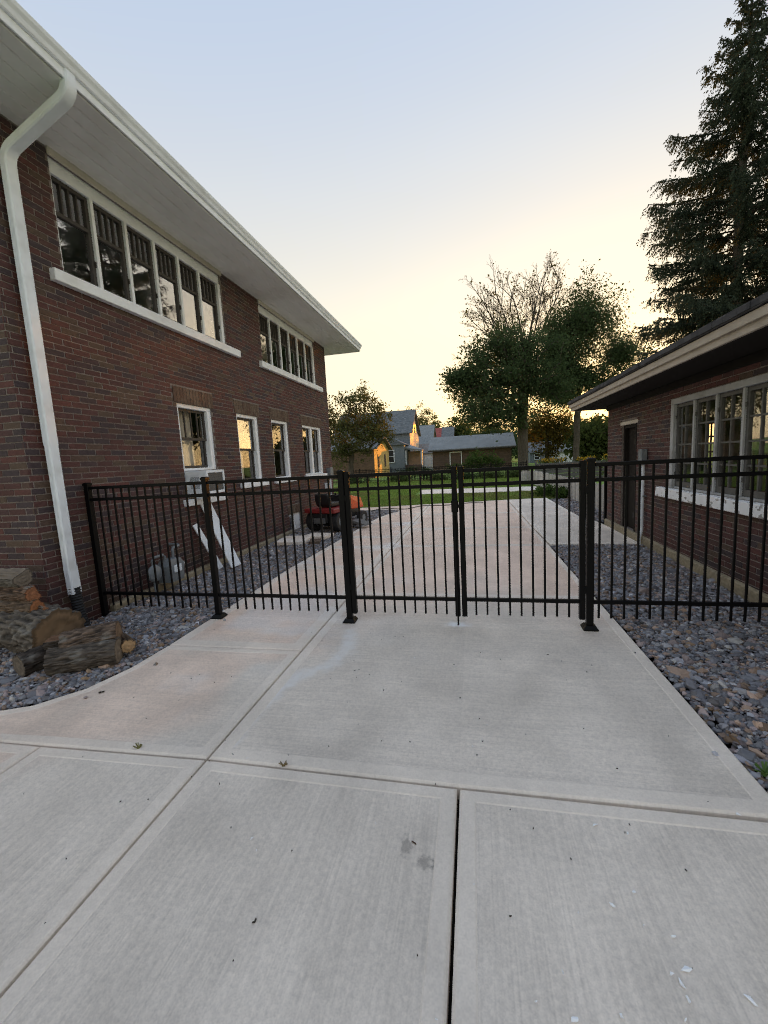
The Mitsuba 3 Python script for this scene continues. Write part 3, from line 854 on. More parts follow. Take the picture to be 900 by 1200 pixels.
part('sill', MB().cbox(XR - 0.085, XR + 0.09, y0 - 0.1, y1 + 0.28, z0 - 0.135, z0 - 0.001, 0.008), 'peeling_paint', G)
# door
fr = MB().cbox(XR - 0.012, XR + 0.13, DR[0], DR[0] + 0.05, 0.09, 2.0, 0.004).cbox(XR + 0.03, XR + 0.13, DR[1] - 0.05, DR[1], 0.09, 2.0, 0.004).cbox(XR + 0.03, XR + 0.13, DR[0] + 0.051, DR[1] - 0.051, 1.94, 2.0, 0.004)
dk = part('door', fr, 'black_stain', G)
part('leaf', MB().cbox(XR + 0.10, XR + 0.145, DR[0] + 0.05, DR[1] - 0.05, 0.10, 1.94, 0.004), 'black_stain', dk, label='black door leaf')
part('jamb_strip', MB().cbox(XR + 0.008, XR + 0.095, DR[0] + 0.052, DR[0] + 0.09, 0.11, 1.93, 0.003), 'grey_frame', dk)
for h in (0.35, 1.0, 1.65):
    part('hinge', MB().cbox(XR - 0.002, XR + 0.09, DR[0] + 0.049, DR[0] + 0.12, h, h + 0.09, 0.003), 'black_metal', dk)
part('lintel', MB().cbox(XR - 0.016, XR + 0.12, DR[0] - 0.05, DR[1] + 0.05, 2.0, 2.06, 0.006), 'cream_trim', G)
part('step', MB().cbox(XR - 0.02, XR + 0.14, DR[0] - 0.02, DR[1] + 0.02, 0.0, 0.088, 0.01), 'foundation', G)
# eave: dark soffit, stepped fascia, shingled hip roof
ex0, ey0, ey1 = 2.17, 0.8, 10.18
part('soffit', MB().box(ex0 + 0.03, 10.1, ey0, ey1 - 0.03, 2.45, 2.47), 'black_stain', G)
part('frieze', MB().cbox(XR - 0.03, XR + 0.02, 1.4, 9.52, 2.35, 2.448, 0.004), 'black_stain', G)
part('fascia', MB().cbox(ex0, ex0 + 0.028, ey0, ey1, 2.448, 2.525, 0.003).cbox(ex0 + 0.03, 10.2, ey1 - 0.028, ey1, 2.448, 2.525, 0.003), 'tan_fascia', G)
part('fascia', MB().cbox(ex0 - 0.028, ex0 - 0.001, ey0, ey1 + 0.027, 2.515, 2.590, 0.003).cbox(ex0, 10.2, ey1 + 0.001, ey1 + 0.027, 2.505, 2.595, 0.003), 'tan_fascia', G)
rx, rz = 6.2, 3.35
v, f = hull([(ex0 - 0.05, ey0, 2.598), (ex0 - 0.05, ey1 + 0.05, 2.598), (10.25, ey0, 2.598), (10.25, ey1 + 0.05, 2.598), (ex0 - 0.05, ey0, 2.635), (ex0 - 0.05, ey1 + 0.05, 2.635), (10.25, ey0, 2.635), (10.25, ey1 + 0.05, 2.635), (rx, 4.6, rz), (rx, 6.2, rz)])
rf = part('roof', (v, f), 'shingle', G)
# ragged shingle butts along the eave
y = ey0
while y < ey1:
    w = random.choice((0.16, 0.2, 0.24))
    d = random.uniform(0.004, 0.018)
    h = 2.636 + random.uniform(0.002, 0.006)
    part('shingle', MB().box(ex0 - 0.05 - d, ex0 + 0.14, y + 0.003, min(y + w, ey1 + 0.05), 2.600 + random.uniform(0.004, 0.01), h + 0.022), 'shingle', rf)
    y += w
# conduit by the door
cd = thing('conduit', 'grey conduit with a meter box on the brick wall beside the dark door', 'conduit')
part('box', MB().cbox(XR - 0.10, XR - 0.012, 7.44, 7.58, 1.30, 1.55, 0.008), 'grey_metal', cd)
part('tube', tube([(XR - 0.05, 7.51, 1.30), (XR - 0.05, 7.51, 0.30), (XR - 0.055, 7.505, 0.22), (XR - 0.09, 7.48, 0.10), (XR - 0.10, 7.47, -0.04)], 0.028, 12), 'white_metal', cd, smooth=40)
part('clamp', MB().box(XR - 0.06, XR - 0.005, 7.46, 7.56, 0.78, 0.80), 'grey_metal', cd)

# ------------------------------------------------------------------ black aluminium fence and double gate
YF = 3.86
TOP, SEC, BOT = 1.465, 1.335, 0.25


def post(parent, x, y=YF, w=0.057, plate=True, z0=0.0, h=1.515):
    b_ = MB().cbox(x - w / 2, x + w / 2, y - w / 2, y + w / 2, z0, h, 0.004)
    pk = part('post', b_, 'black_metal', parent)
    v_, f_ = hull([(x + i * (w / 2 + 0.004), y + j * (w / 2 + 0.004), h - 0.02 + k_) for i in (-1, 1) for j in (-1, 1) for k_ in (0, 0.022)] + [(x + i * (w / 2 - 0.008), y + j * (w / 2 - 0.008), h + 0.012) for i in (-1, 1) for j in (-1, 1)])
    part('cap', (v_, f_), 'black_metal', pk)
    if plate:
        v_, f_ = hull([(x + i * a, y + j * a, z_) for i in (-1, 1) for j in (-1, 1) for a, z_ in ((0.062, 0.001), (0.062, 0.012), (0.042, 0.040))])
        part('base_plate', (v_, f_), 'black_metal', pk)
    return pk


def panel(parent, x0, x1, pickets, y=YF, rails=(TOP, SEC, BOT), low=0.10):
    for z_ in rails:
        part('rail', MB().cbox(x0, x1, y - 0.0155, y + 0.0155, z_ - 0.0165, z_ + 0.0165, 0.003), 'black_metal', parent)
    for x in pickets:
        part('picket', MB().cbox(x - 0.0085, x + 0.0085, y - 0.0085, y + 0.0085, low + random.uniform(-0.003, 0.003), TOP - 0.012, 0.002), 'black_metal', parent)


fl = thing('metal_fence', 'black metal picket fence running from the brick house to the gate', 'fence')
post(fl, -4.235, plate=False, z0=-0.08)
post(fl, -2.745)
post(fl, -1.255)
panel(fl, -4.203, -2.777, [-4.203 + 0.1019 * (i + 1) for i in range(13)])
panel(fl, -2.713, -1.287, [-2.713 + 0.1019 * (i + 1) for i in range(13)])
fr_ = thing('metal_fence', 'black metal picket fence from the gate to the low building over gravel', 'fence')
post(fr_, 0.985)
panel(fr_, 1.017, 2.70, [1.06 + 0.102 * i for i in range(16)])
part('wall_bracket', MB().cbox(2.66, 2.745, YF - 0.026, YF + 0.026, TOP - 0.03, TOP + 0.03, 0.003), 'black_metal', fr_)
gl = thing('gate', 'left leaf of the black double gate with the drop rod', 'gate')
gr = thing('gate', 'right leaf of the black double gate hinged on the right post', 'gate')
YG = YF + 0.005
for key, x0, x1 in ((gl, -1.20, -0.175), (gr, -0.112, 0.922)):
    w = 0.048
    for x in (x0, x1):
        part('stile', MB().cbox(x - w / 2, x + w / 2, YG - w / 2, YG + w / 2, 0.085, 1.508, 0.004), 'black_metal', key)
    st = (x1 - x0 - 0.01) / 10
    panel(key, x0 + w / 2, x1 - w / 2, [x0 + 0.005 + st * (i + 1) for i in range(9)], YG)
part('drop_rod', tube([(-0.175, YG - 0.036, 1.05), (-0.175, YG - 0.036, 0.008)], 0.008, 8), 'black_metal', gl)
part('rod_bracket', MB().cbox(-0.195, -0.155, YG - 0.05, YG - 0.0265, 0.30, 0.33, 0.003), 'black_metal', gl)
part('latch', MB().cbox(-0.205, -0.142, YG - 0.052, YG - 0.0265, 1.09, 1.20, 0.006).cbox(-0.15, -0.108, YG - 0.046, YG - 0.030, 1.13, 1.16, 0.003), 'black_metal', gl)
for key, x in ((gl, -1.2275), (gr, 0.949)):
    for h in (0.36, 1.25):
        part('hinge', MB().cbox(x - 0.018, x + 0.018, YG - 0.030, YG + 0.012, h - 0.03, h + 0.03, 0.004), 'black_metal', key)

# ------------------------------------------------------------------ firewood


def log(label, a, b_, r, bark_col, face_col, seed, split=False, flat=1.0, group=None):
    k_ = thing('log', label, 'log', group)
    a, b_ = np.array(a, float), np.array(b_, float)
    ax = b_ - a
    L = np.linalg.norm(ax)
    ax /= L
    s = np.cross(ax, [0, 0, 1.0])
    s /= np.linalg.norm(s)
    u = np.cross(s, ax)
    nr, ns = 40, 96
    ang = np.arange(ns) * 2 * np.pi / ns
    R = np.ones(ns)
    if split:
        # a quarter or half round: cut the circle with flat sides
        for d0, off in split:
            c_ = np.cos(ang - d0)
            R = np.where(c_ > 0.05, np.minimum(R, off / np.maximum(c_, 0.05)), R)
    t = np.linspace(0, 1, nr)
    P = a + ax * (t * L)[:, None]
    base = r * R[None] * np.ones((nr, 1))
    pos = P[:, None] + base[..., None] * (np.cos(ang)[None, :, None] * s + np.sin(ang)[None, :, None] * u * flat)
    q = np.stack([ang[None] * r / 0.012 + 0 * t[:, None], (t * L / 0.04)[:, None] + 0 * ang[None], 0 * t[:, None] + 0 * ang[None] + seed], -1)
    nz = meshkit.fbm(np.stack([np.cos(ang)[None] * 9 + 0 * t[:, None], np.sin(ang)[None] * 9 + 0 * t[:, None], t[:, None] * L * 9 + 0 * ang[None] + seed * 7], -1), 4, seed) - 0.5
    ridge = meshkit.fbm(q, 3, seed + 3) - 0.5
    cracks = meshkit.noise(np.stack([ang[None] * r / 0.006 + 0 * t[:, None], (t * L / 0.07)[:, None] + 0 * ang[None], 0 * t[:, None] + 0 * ang[None] + seed * 3], -1), seed)
    disp = r * (0.16 if split else 0.30) * nz + r * 0.14 * ridge - 0.010 * smooth01((cracks - 0.55) / 0.25)
    dirs = np.cos(ang)[None, :, None] * s + np.sin(ang)[None, :, None] * u
    pos = pos + disp[..., None] * dirs
    v_ = pos.reshape(-1, 3)
    f_ = [(i * ns + j, i * ns + (j + 1) % ns, (i + 1) * ns + (j + 1) % ns, (i + 1) * ns + j) for i in range(nr - 1) for j in range(ns)]
    col = np.array(bark_col)[None, None] * (0.30 + 1.3 * np.clip(0.5 + 1.5 * ridge, 0, 1))[..., None] * (1 - 0.6 * smooth01((cracks - 0.5) / 0.25))[..., None]
    lichen = meshkit.fbm(np.stack([pos[..., 0] * 9, pos[..., 1] * 9, pos[..., 2] * 9], -1), 3, seed + 9)
    lw = (0.75 * smooth01((lichen - 0.56) / 0.12) * np.clip(0.6 + 1.6 * ridge, 0, 1))[..., None]
    col = col * (1 - lw) + np.array((0.20, 0.19, 0.17)) * lw
    if split:
        wood = np.array(face_col) * (0.7 + 0.6 * (0.5 + ridge[..., None]))
        col = np.where((R < 0.985)[None, :, None], wood, col)
    part('bark', (v_, np.array(f_)), 'vertex_paint', k_, True, col.reshape(-1, 3))
    for end, sign in ((0, 1), (nr - 1, -1)):
        ring = pos[end]
        ctr = ring.mean(0) - ax * sign * 0.004
        rr = [1.0, 0.93, 0.8, 0.6, 0.4, 0.2]
        vs, cs = [], []
        for q_ in rr:
            jit = (meshkit.fbm(np.column_stack([ang, np.full(ns, q_ * 5), np.full(ns, seed)]), 3, seed) - 0.5)[:, None]
            vs.append(ctr + (ring - ctr) * q_ + ax * jit * 0.012 * (q_ < 1))
            ringc = 0.75 + 0.3 * (0.5 + 0.5 * math.sin(q_ * 40)) + jit * 0.6
            cs.append(np.array(face_col)[None] * ringc * (0.55 if q_ > 0.9 else 1.0))
        vs.append(ctr[None])
        cs.append(np.array(face_col)[None] * 0.7)
        vv, cc = np.vstack(vs), np.vstack(cs)
        ff = []
        for i in range(len(rr) - 1):
            for j in range(ns):
                qd = (i * ns + j, (i + 1) * ns + j, (i + 1) * ns + (j + 1) % ns, i * ns + (j + 1) % ns)
                ff += [(qd[0], qd[1], qd[2]), (qd[0], qd[2], qd[3])]
        last = (len(rr) - 1) * ns
        ff += [(last + j, len(vv) - 1, last + (j + 1) % ns) for j in range(ns)]
        part('cut_face', (vv, np.array(ff)), 'vertex_paint', k_, False, cc)
    return k_


GREYB, DARKB, BROWNB = (0.10, 0.085, 0.07), (0.045, 0.036, 0.030), (0.11, 0.075, 0.05)
log('largest grey log with a wide tan cut end facing the drive', (-3.66, 2.86, 0.20), (-4.35, 3.02, 0.22), 0.225, GREYB, (0.20, 0.13, 0.075), 1)
log('short dark log lying with its round end in front of the largest log', (-3.70, 2.52, 0.075), (-3.60, 2.92, 0.085), 0.098, DARKB, (0.14, 0.115, 0.09), 2)
log('flat split piece of wood resting on the short dark log', (-3.60, 2.70, 0.205), (-3.18, 2.92, 0.225), 0.085, DARKB, (0.15, 0.085, 0.05), 3, split=[(math.pi / 2, 0.35), (-math.pi / 2, 0.5)])
log('front log with pale patched bark nearest the concrete', (-3.475, 2.60, 0.085), (-3.03, 2.84, 0.09), 0.112, (0.085, 0.07, 0.057), (0.20, 0.155, 0.11), 4)
log('rough brown barked log lying just behind the front log', (-3.46, 2.72, 0.16), (-3.12, 2.95, 0.185), 0.125, (0.12, 0.085, 0.062), (0.20, 0.13, 0.08), 5)
log('small log with a bright pale end behind the right tip of the front log', (-3.02, 2.93, 0.09), (-3.22, 3.04, 0.10), 0.062, BROWNB, (0.46, 0.30, 0.16), 6)
log('orange brown split log lowest in the stack at the left edge', (-3.92, 2.92, 0.43), (-4.6, 2.98, 0.43), 0.085, BROWNB, (0.36, 0.15, 0.065), 8, split=[(0.6, 0.5)])
log('reddish split log in the middle of the stack at the left edge', (-3.95, 2.91, 0.56), (-4.65, 2.98, 0.555), 0.075, (0.12, 0.075, 0.05), (0.30, 0.13, 0.065), 9, split=[(0.4, 0.55)])
log('grey split log topmost in the stack at the left edge', (-4.06, 2.92, 0.71), (-4.8, 2.98, 0.70), 0.09, (0.13, 0.115, 0.095), (0.17, 0.14, 0.11), 10, split=[(2.0, 0.5)])
log('thin splinter of reddish wood lying on top of the largest log', (-3.82, 2.90, 0.425), (-4.02, 2.96, 0.44), 0.03, BROWNB, (0.34, 0.16, 0.08), 11, split=[(1.0, 0.4)])

# ------------------------------------------------------------------ concrete pavers by the wall
for lab, cx, cy, wx, wy, rz_, z0, mat in (
        ('large grey paver lying flat on the gravel by the wall', -3.74, 8.05, 0.62, 0.70, 0.12, 0.0, 'concrete_smooth'),
        ('narrow grey paver in front of the mower', -3.36, 8.48, 0.55, 0.42, -0.15, 0.0, 'concrete_smooth'),
        ('small reddish paver at the edge of the grey ones', -3.20, 7.86, 0.22, 0.32, 0.3, 0.0, 'soldier_brick')):
    v, f = chamfer(-wx / 2, wx / 2, -wy / 2, wy / 2, -0.02, 0.055, 0.008)
    c_, s_ = math.cos(rz_), math.sin(rz_)
    v = np.column_stack([cx + v[:, 0] * c_ - v[:, 1] * s_, cy + v[:, 0] * s_ + v[:, 1] * c_, v[:, 2] + z0])
    solo('paver', (v, f), mat, lab, 'paver')

# ------------------------------------------------------------------ riding mower
RM = thing('riding_mower', 'orange and red riding lawn mower with a black seat parked beside the brick wall', 'riding mower')
MH = math.radians(16)
MO = np.array([-3.47, 9.16, 0.0])


def mw(v_):
    v_ = np.asarray(v_, float) * 0.92
    c_, s_ = math.cos(MH), math.sin(MH)
    return np.column_stack([MO[0] + v_[:, 0] * c_ + v_[:, 1] * s_, MO[1] - v_[:, 0] * s_ + v_[:, 1] * c_, v_[:, 2]])


def rhull(boxes, r=0.03, n=1):
    sp = trimesh.creation.icosphere(subdivisions=n).vertices * r
    pts_ = []
    for p in boxes:
        pts_.append(sp + np.array(p))
    return hull(np.vstack(pts_))


def corners(x0, x1, y0, y1, z0, z1):
    return [(x, y, z) for x in (x0, x1) for y in (y0, y1) for z in (z0, z1)]


def mpart(name, vf, mat, parent=RM, smooth=30):
    return part(name, (mw(vf[0]), vf[1]), mat, parent, smooth)


def wheel(x, y, r, w):
    prof_ = [(r * 0.5, -w * 0.42), (r * 0.72, -w * 0.5), (r * 0.93, -w * 0.47), (r, -w * 0.32), (r, w * 0.32), (r * 0.93, w * 0.47), (r * 0.72, w * 0.5), (r * 0.5, w * 0.42)]
    n_ = 36
    an_ = np.arange(n_) * 2 * np.pi / n_
    tread = 1 + 0.02 * (np.arange(n_) % 2)
    v_ = np.array([[(x + o_, y + rr * math.cos(a) * (tr if rr > r * 0.9 else 1), r + rr * math.sin(a) * (tr if rr > r * 0.9 else 1)) for a, tr in zip(an_, tread)] for rr, o_ in prof_]).reshape(-1, 3)
    k_ = len(prof_)
    f_ = [(i * n_ + j, i * n_ + (j + 1) % n_, ((i + 1) % k_) * n_ + (j + 1) % n_, ((i + 1) % k_) * n_ + j) for i in range(k_) for j in range(n_)]
    f_ = np.array(f_)
    wk_ = mpart('wheel', (v_, np.vstack([f_[:, [0, 2, 1]], f_[:, [0, 3, 2]]])), 'black_rubber')
    v_, f_ = tube([(x - w * 0.36, y, r), (x - w * 0.2, y, r), (x + w * 0.2, y, r), (x + w * 0.36, y, r)], [r * 0.5, r * 0.46, r * 0.46, r * 0.5], 24)
    mpart('rim', (v_, f_), 'grey_metal', wk_)


wheel(-0.37, 0.12, 0.255, 0.24)
wheel(0.37, 0.12, 0.255, 0.24)
wheel(-0.36, 1.30, 0.19, 0.16)
wheel(0.36, 1.30, 0.19, 0.16)
mpart('fender', rhull(corners(-0.44, 0.44, -0.16, 0.60, 0.52, 0.575), 0.03, 2), 'red_plastic')
mpart('seat', rhull([(x, y, z) for x in (-0.2, 0.2) for y, z in ((0.08, 0.66), (0.45, 0.66), (0.06, 0.70), (0.45, 0.70))], 0.035, 2), 'black_vinyl')
mpart('backrest', rhull([(-0.19, 0.05, 0.70), (0.19, 0.05, 0.70), (-0.17, -0.02, 0.93), (0.17, -0.02, 0.93), (-0.21, 0.03, 0.80), (0.21, 0.03, 0.80)], 0.04, 2), 'black_vinyl')
mpart('chassis', rhull(corners(-0.2, 0.2, -0.14, 1.40, 0.26, 0.46), 0.02), 'black_vinyl')
mpart('axle', tube([(-0.3, 0.12, 0.255), (0.3, 0.12, 0.255)], 0.05, 10), 'dark_grey')
mpart('hitch_plate', rhull(corners(-0.16, 0.16, -0.20, -0.16, 0.24, 0.36), 0.008), 'dark_grey')
mpart('hood', rhull([(x * s, y, z) for x in (-1, 1) for s, y, z in ((0.22, 0.80, 0.50), (0.22, 1.55, 0.48), (0.21, 0.80, 0.83), (0.17, 1.52, 0.70))], 0.04, 2), 'orange_paint')
mpart('dashboard', rhull([(x * 0.2, y, z) for x in (-1, 1) for y, z in ((0.62, 0.56), (0.76, 0.56), (0.70, 0.86), (0.78, 0.86))], 0.03), 'black_vinyl')
an = np.linspace(0, 2 * np.pi, 25)
wl = [(0.17 * math.cos(a), 0.60 + 0.15 * math.sin(a) - 0.02, 0.93 + 0.07 * math.sin(a)) for a in an]
sw = mpart('steering_wheel', tube(wl, 0.014, 8, False), 'black_vinyl')
mpart('column', tube([(0, 0.72, 0.80), (0, 0.58, 0.93)], 0.02, 8), 'black_vinyl', sw)
for s in (-1, 1):
    mpart('spoke', tube([(0, 0.58, 0.93), (0.16 * s, 0.59, 0.935)], 0.01, 6), 'black_vinyl', sw)
an = np.linspace(0, 2 * np.pi, 28, endpoint=False)
mpart('mower_deck', hull([(0.56 * math.cos(a), 0.72 + 0.36 * math.sin(a), z_) for a in an for z_ in (0.08, 0.19)] + [(0.4 * math.cos(a), 0.72 + 0.25 * math.sin(a), 0.24) for a in an]), 'black_vinyl')
mpart('discharge_chute', hull([(0.50, 0.55, 0.22), (0.50, 0.92, 0.22), (0.88, 0.60, 0.07), (0.88, 0.95, 0.07), (0.86, 0.60, 0.10), (0.86, 0.95, 0.10), (0.5, 0.55, 0.14), (0.5, 0.92, 0.14)]), 'dark_grey')
mpart('tail_light', rhull(corners(0.30, 0.40, -0.195, -0.185, 0.54, 0.57), 0.006), 'red_plastic')

# ------------------------------------------------------------------ small things on the concrete
for i, (x, y, s, a) in enumerate([(0.47, 1.73, 0.020, 0.4), (0.59, 1.71, 0.012, 1.2), (0.53, 1.46, 0.016, 0.2), (0.44, 1.40, 0.016, 2.5), (0.60, 1.33, 0.015, 0.1), (0.60, 1.24, 0.030, 0.5), (0.55, 1.22, 0.012, 0.0), (0.57, 1.20, 0.022, 2.0), (0.57, 1.16, 0.018, 1.7), (0.74, 1.19, 0.024, 2.4), (0.24, 1.06, 0.022, 0.3), (0.37, 1.09, 0.012, 2.2), (0.54, 1.11, 0.010, 0.8), (1.08, 1.88, 0.022, 2.6), (0.52, 1.35, 0.006, 0.0), (0.14, 1.08, 0.008, 0.0), (0.23, 1.17, 0.010, 2.0), (-0.98, 1.44, 0.012, 1.0), (-0.93, 1.39, 0.010, 2.0)]):
    n = 7
    an = np.sort(rng.uniform(0, 2 * np.pi, n))
    rr = rng.uniform(0.6, 1.0, n) * s * 0.72
    px, py = rr * np.cos(an), rr * np.sin(an) * 0.45
    c_, s_ = math.cos(a), math.sin(a)
    pts = [(x + u * c_ - w * s_, y + u * s_ + w * c_, z_ + (0.004 if j % 3 == 0 else 0.0)) for j, (u, w) in enumerate(zip(px, py)) for z_ in (0.0, 0.0025)]
    v, f = hull(pts)
    left = x < -0.5
    own = {0: 'thin white paint sliver just below the cross joint on the right slab', 2: 'white paint flake alone in the middle of the right front slab', 4: 'oval white paint flake above the cluster of flakes at the lower right', 5: 'largest white paint flake on the right front slab', 7: 'curled white paint flake just below the largest flake', 8: 'upright white paint sliver lowest of the cluster at the lower right', 9: 'long white paint sliver near the right edge of the bottom slab', 10: 'white paint flake at the bottom edge beside the middle joint', 13: 'white paint sliver lying in the cross joint at the far right'}.get(i)
    solo('paint_chip', (v, f), 'white_paint', own or ('white paint flake on the front slab left of the middle joint' if left else 'small white paint crumb scattered on the right front concrete slab'), 'paint chip', None if own else ('paint flakes on the left front slab' if left else 'paint crumbs on the right front slab'))
for i, (x, y, s, c_, lab) in enumerate([(-0.28, 1.53, 0.014, (0.07, 0.04, 0.03), 'dark red dry leaf above the shoe print on the middle slab'), (-1.96, 1.875, 0.03, (0.13, 0.12, 0.04), 'tuft of dry weed in the cross joint on the left'), (-1.04, 1.872, 0.026, (0.16, 0.12, 0.06), 'tuft of dry weed in the cross joint of the middle slab'), (-2.76, 2.38, 0.035, (0.03, 0.025, 0.02), 'dark twig on the flared left slab near the gravel'), (-0.8, 1.14, 0.014, (0.04, 0.035, 0.03), 'dark leaf scrap on the middle slab near the bottom'), (1.34, 2.16, 0.05, (0.07, 0.13, 0.03), 'green weed at the edge of the right gravel beside the cross joint')]):
    b = MB()
    for j in range(16 if 'green' in lab else 7 if 'weed' in lab else 2):
        a = random.uniform(0, 6.28)
        h = s * random.uniform(0.3, 0.9) if 'weed' in lab else 0.004
        p = np.array([x, y, 0.0])
        q = p + np.array([math.cos(a) * s, math.sin(a) * s * 0.6, h])
        b.obox(p - (q - p) * 0.3, q, s * 0.18 if 'weed' in lab else s * 0.35, 0.003, c=c_)
    solo('dry_leaf' if 'weed' not in lab else 'weed', b, 'vertex_paint', lab, 'leaf' if 'weed' not in lab else 'weed', color=b.col())
# thin specks of debris
b = MB()
for i in range(90):
    x, y = rng.uniform(-2.6, 1.1), rng.uniform(0.9, 3.6)
    s = rng.uniform(0.0012, 0.003) * (0.6 + 0.35 * y)
    a = rng.uniform(0, 6.28)
    v, f = chamfer(-s * rng.uniform(1, 2.5), s, -s * 0.5, s * 0.5, -0.003, 0.002, s * 0.2)
    v = np.column_stack([x + v[:, 0] * math.cos(a) - v[:, 1] * math.sin(a), y + v[:, 0] * math.sin(a) + v[:, 1] * math.cos(a), v[:, 2]])
    b.add(v, f, (0.03, 0.025, 0.02) if rng.random() < 0.8 else (0.7, 0.7, 0.7))
k = part('debris', b, 'vertex_paint', None, False, b.col())
labels[k] = {'kind': 'stuff', 'label': 'specks of dark grit and leaf crumbs on the concrete', 'category': 'debris'}
pts = [(-3.2, 12.7, 0.012), (-2.95, 13.3, 0.012), (-2.6, 13.25, 0.012), (-2.2, 13.0, 0.012), (-1.95, 13.35, 0.012), (-1.6, 13.85, 0.012), (-1.1, 13.75, 0.012), (-0.6, 13.95, 0.012), (-0.1, 14.3, 0.012), (0.3, 14.25, 0.012)]
pp = np.array(pts)
tt = np.linspace(0, len(pts) - 1, 90)
from scipy.interpolate import CubicSpline
cs = CubicSpline(np.arange(len(pts)), pp)
solo('garden_hose', tube(cs(tt), 0.012, 6), 'black_rubber', 'thin dark hose wandering across the far end of the driveway', 'hose')

# ------------------------------------------------------------------ yard: grass, fences


def grass_blades(n, region, h0, h1, cols):
    x0, x1, y0, y1 = region
    x = rng.uniform(x0, x1, n)
    y = y0 + (y1 - y0) * rng.random(n) ** 1.5
    ok = y > 13.98 + 0.25 * (np.clip(x, -4.2, 2.5) + 3.0)
    ok &= ~((x > -2.6) & (x < 2.9) & (y > 18.35) & (y < 21.1))
    x, y = x[ok], y[ok]
    n = len(x)
    lush = meshkit.fbm(np.column_stack([x * 0.5, y * 0.5, np.zeros(n)]), 3, 11)
    h = rng.uniform(h0, h1, n) * (0.6 + 0.9 * lush)
    a = rng.uniform(0, 2 * np.pi, n)
    w = rng.uniform(0.008, 0.02, n) * (1 + (y - 14) * 0.08)
    lean = rng.normal(0, 0.4, (n, 2)) * h[:, None]
    p0 = np.column_stack([x - np.cos(a) * w, y - np.sin(a) * w, np.full(n, -0.04)])
    p1 = np.column_stack([x + np.cos(a) * w, y + np.sin(a) * w, np.full(n, -0.04)])
    p2 = np.column_stack([x + lean[:, 0], y + lean[:, 1], -0.035 + h])
    v_ = np.stack([p0, p1, p2], 1).reshape(-1, 3)
    f_ = np.arange(3 * n).reshape(-1, 3)
    dry = smooth01((meshkit.fbm(np.column_stack([x * 0.35, y * 0.35, np.full(n, 2.0)]), 3, 5) - 0.55) / 0.15)[:, None]
    c_ = np.array(cols[0]) * (1 - lush[:, None]) + np.array(cols[1]) * lush[:, None]
    c_ = (c_ * (1 - 0.6 * dry) + np.array((0.24, 0.20, 0.09)) * 0.6 * dry) * np.exp(rng.normal(0, 0.25, (n, 1)))
    return (v_, f_), np.repeat(c_, 3, 0)


m, c = grass_blades(120000, (-9, 4.5, 13.8, 31), 0.02, 0.07, ((0.19, 0.28, 0.065), (0.28, 0.38, 0.10)))
k = part('grass', m, 'leaf', None, False, c)
labels[k] = {'kind': 'stuff', 'label': 'short green mown grass of the back lawn', 'category': 'grass'}

# low weathered picket fence along the right of the yard
wf = thing('wood_fence', 'low weathered grey board fence beside the gravel strip on the right', 'fence')
wpath = [(3.28, 9.9), (3.24, 12.0), (3.20, 14.2), (3.05, 17.5), (2.95, 22.0), (2.3, 22.2)]
for (xa, ya), (xb, yb) in zip(wpath[:-1], wpath[1:]):
    L = math.hypot(xb - xa, yb - ya)
    n = int(L / 0.125)
    for i in range(n):
        t0, t1 = (i + 0.04) / n, (i + 0.96) / n
        h = 0.68 + random.uniform(-0.035, 0.03)
        c_ = 0.40 * random.uniform(0.72, 1.2)
        p0, p1 = np.array([xa + (xb - xa) * t0, ya + (yb - ya) * t0]), np.array([xa + (xb - xa) * t1, ya + (yb - ya) * t1])
        nr = np.array([-(yb - ya), xb - xa]) / L * 0.009
        mid = (p0 + p1) / 2
        pts = [(*(p + nr * s), z_) for p in (p0, p1) for s in (-1, 1) for z_ in (-0.08, h - 0.03)] + [(*(mid + (p - mid) * 0.55 + nr * s), h) for p in (p0, p1) for s in (-1, 1)]
        v, f = hull(pts)
        part('board', (v, f), 'vertex_paint', wf, False, np.broadcast_to((c_, c_ * 0.95, c_ * 0.88), (len(v), 3)))
    m = MB()
    for z_ in (0.15, 0.52):
        off = np.array([-(yb - ya), xb - xa]) / L * -0.03
        m.obox((xa + off[0], ya + off[1], z_), (xb + off[0], yb + off[1], z_), 0.03, 0.07, c=(0.15, 0.14, 0.13))
    part('rail', m, 'vertex_paint', wf, False, m.col())
# small black gate between building and board fence
bg = thing('garden_gate', 'narrow black garden gate at the far corner of the low building', 'gate')
part('post', MB().cbox(2.80, 2.86, 9.86, 9.92, -0.05, 1.30, 0.004), 'black_metal', bg)
part('post', MB().cbox(3.10, 3.16, 9.86, 9.92, -0.05, 1.30, 0.004), 'black_metal', bg)
for z_ in (0.2, 0.55, 0.9, 1.22):
    part('rail', MB().cbox(2.86, 3.10, 9.875, 9.905, z_ - 0.015, z_ + 0.015, 0.003), 'black_metal', bg)
for i in range(2):
    x = 2.94 + 0.08 * i
    part('picket', MB().cbox(x - 0.01, x + 0.01, 9.88, 9.90, 0.1, 1.24, 0.002), 'black_metal', bg)

# black iron fence at the back of the lawn
bf = thing('iron_fence', 'thin black picket fence across the back of the lawn', 'fence')
m = MB()
x = -13.0
while x < 3.6:
    m.box(x - 0.010, x + 0.010, 29.99, 30.01, -0.05, 0.98)
    x += 0.11
part('picket', m, 'black_metal', bf, kind='stuff')
for z_ in (0.12, 0.78, 0.90):
    part('rail', MB().box(-13.0, 3.6, 29.982, 30.018, z_ - 0.018, z_ + 0.018), 'black_metal', bf)
for i in range(8):
    x = -13.0 + i * 16.6 / 7
    part('post', MB().box(x - 0.03, x + 0.03, 29.97, 30.03, -0.05, 1.05), 'black_metal', bf)
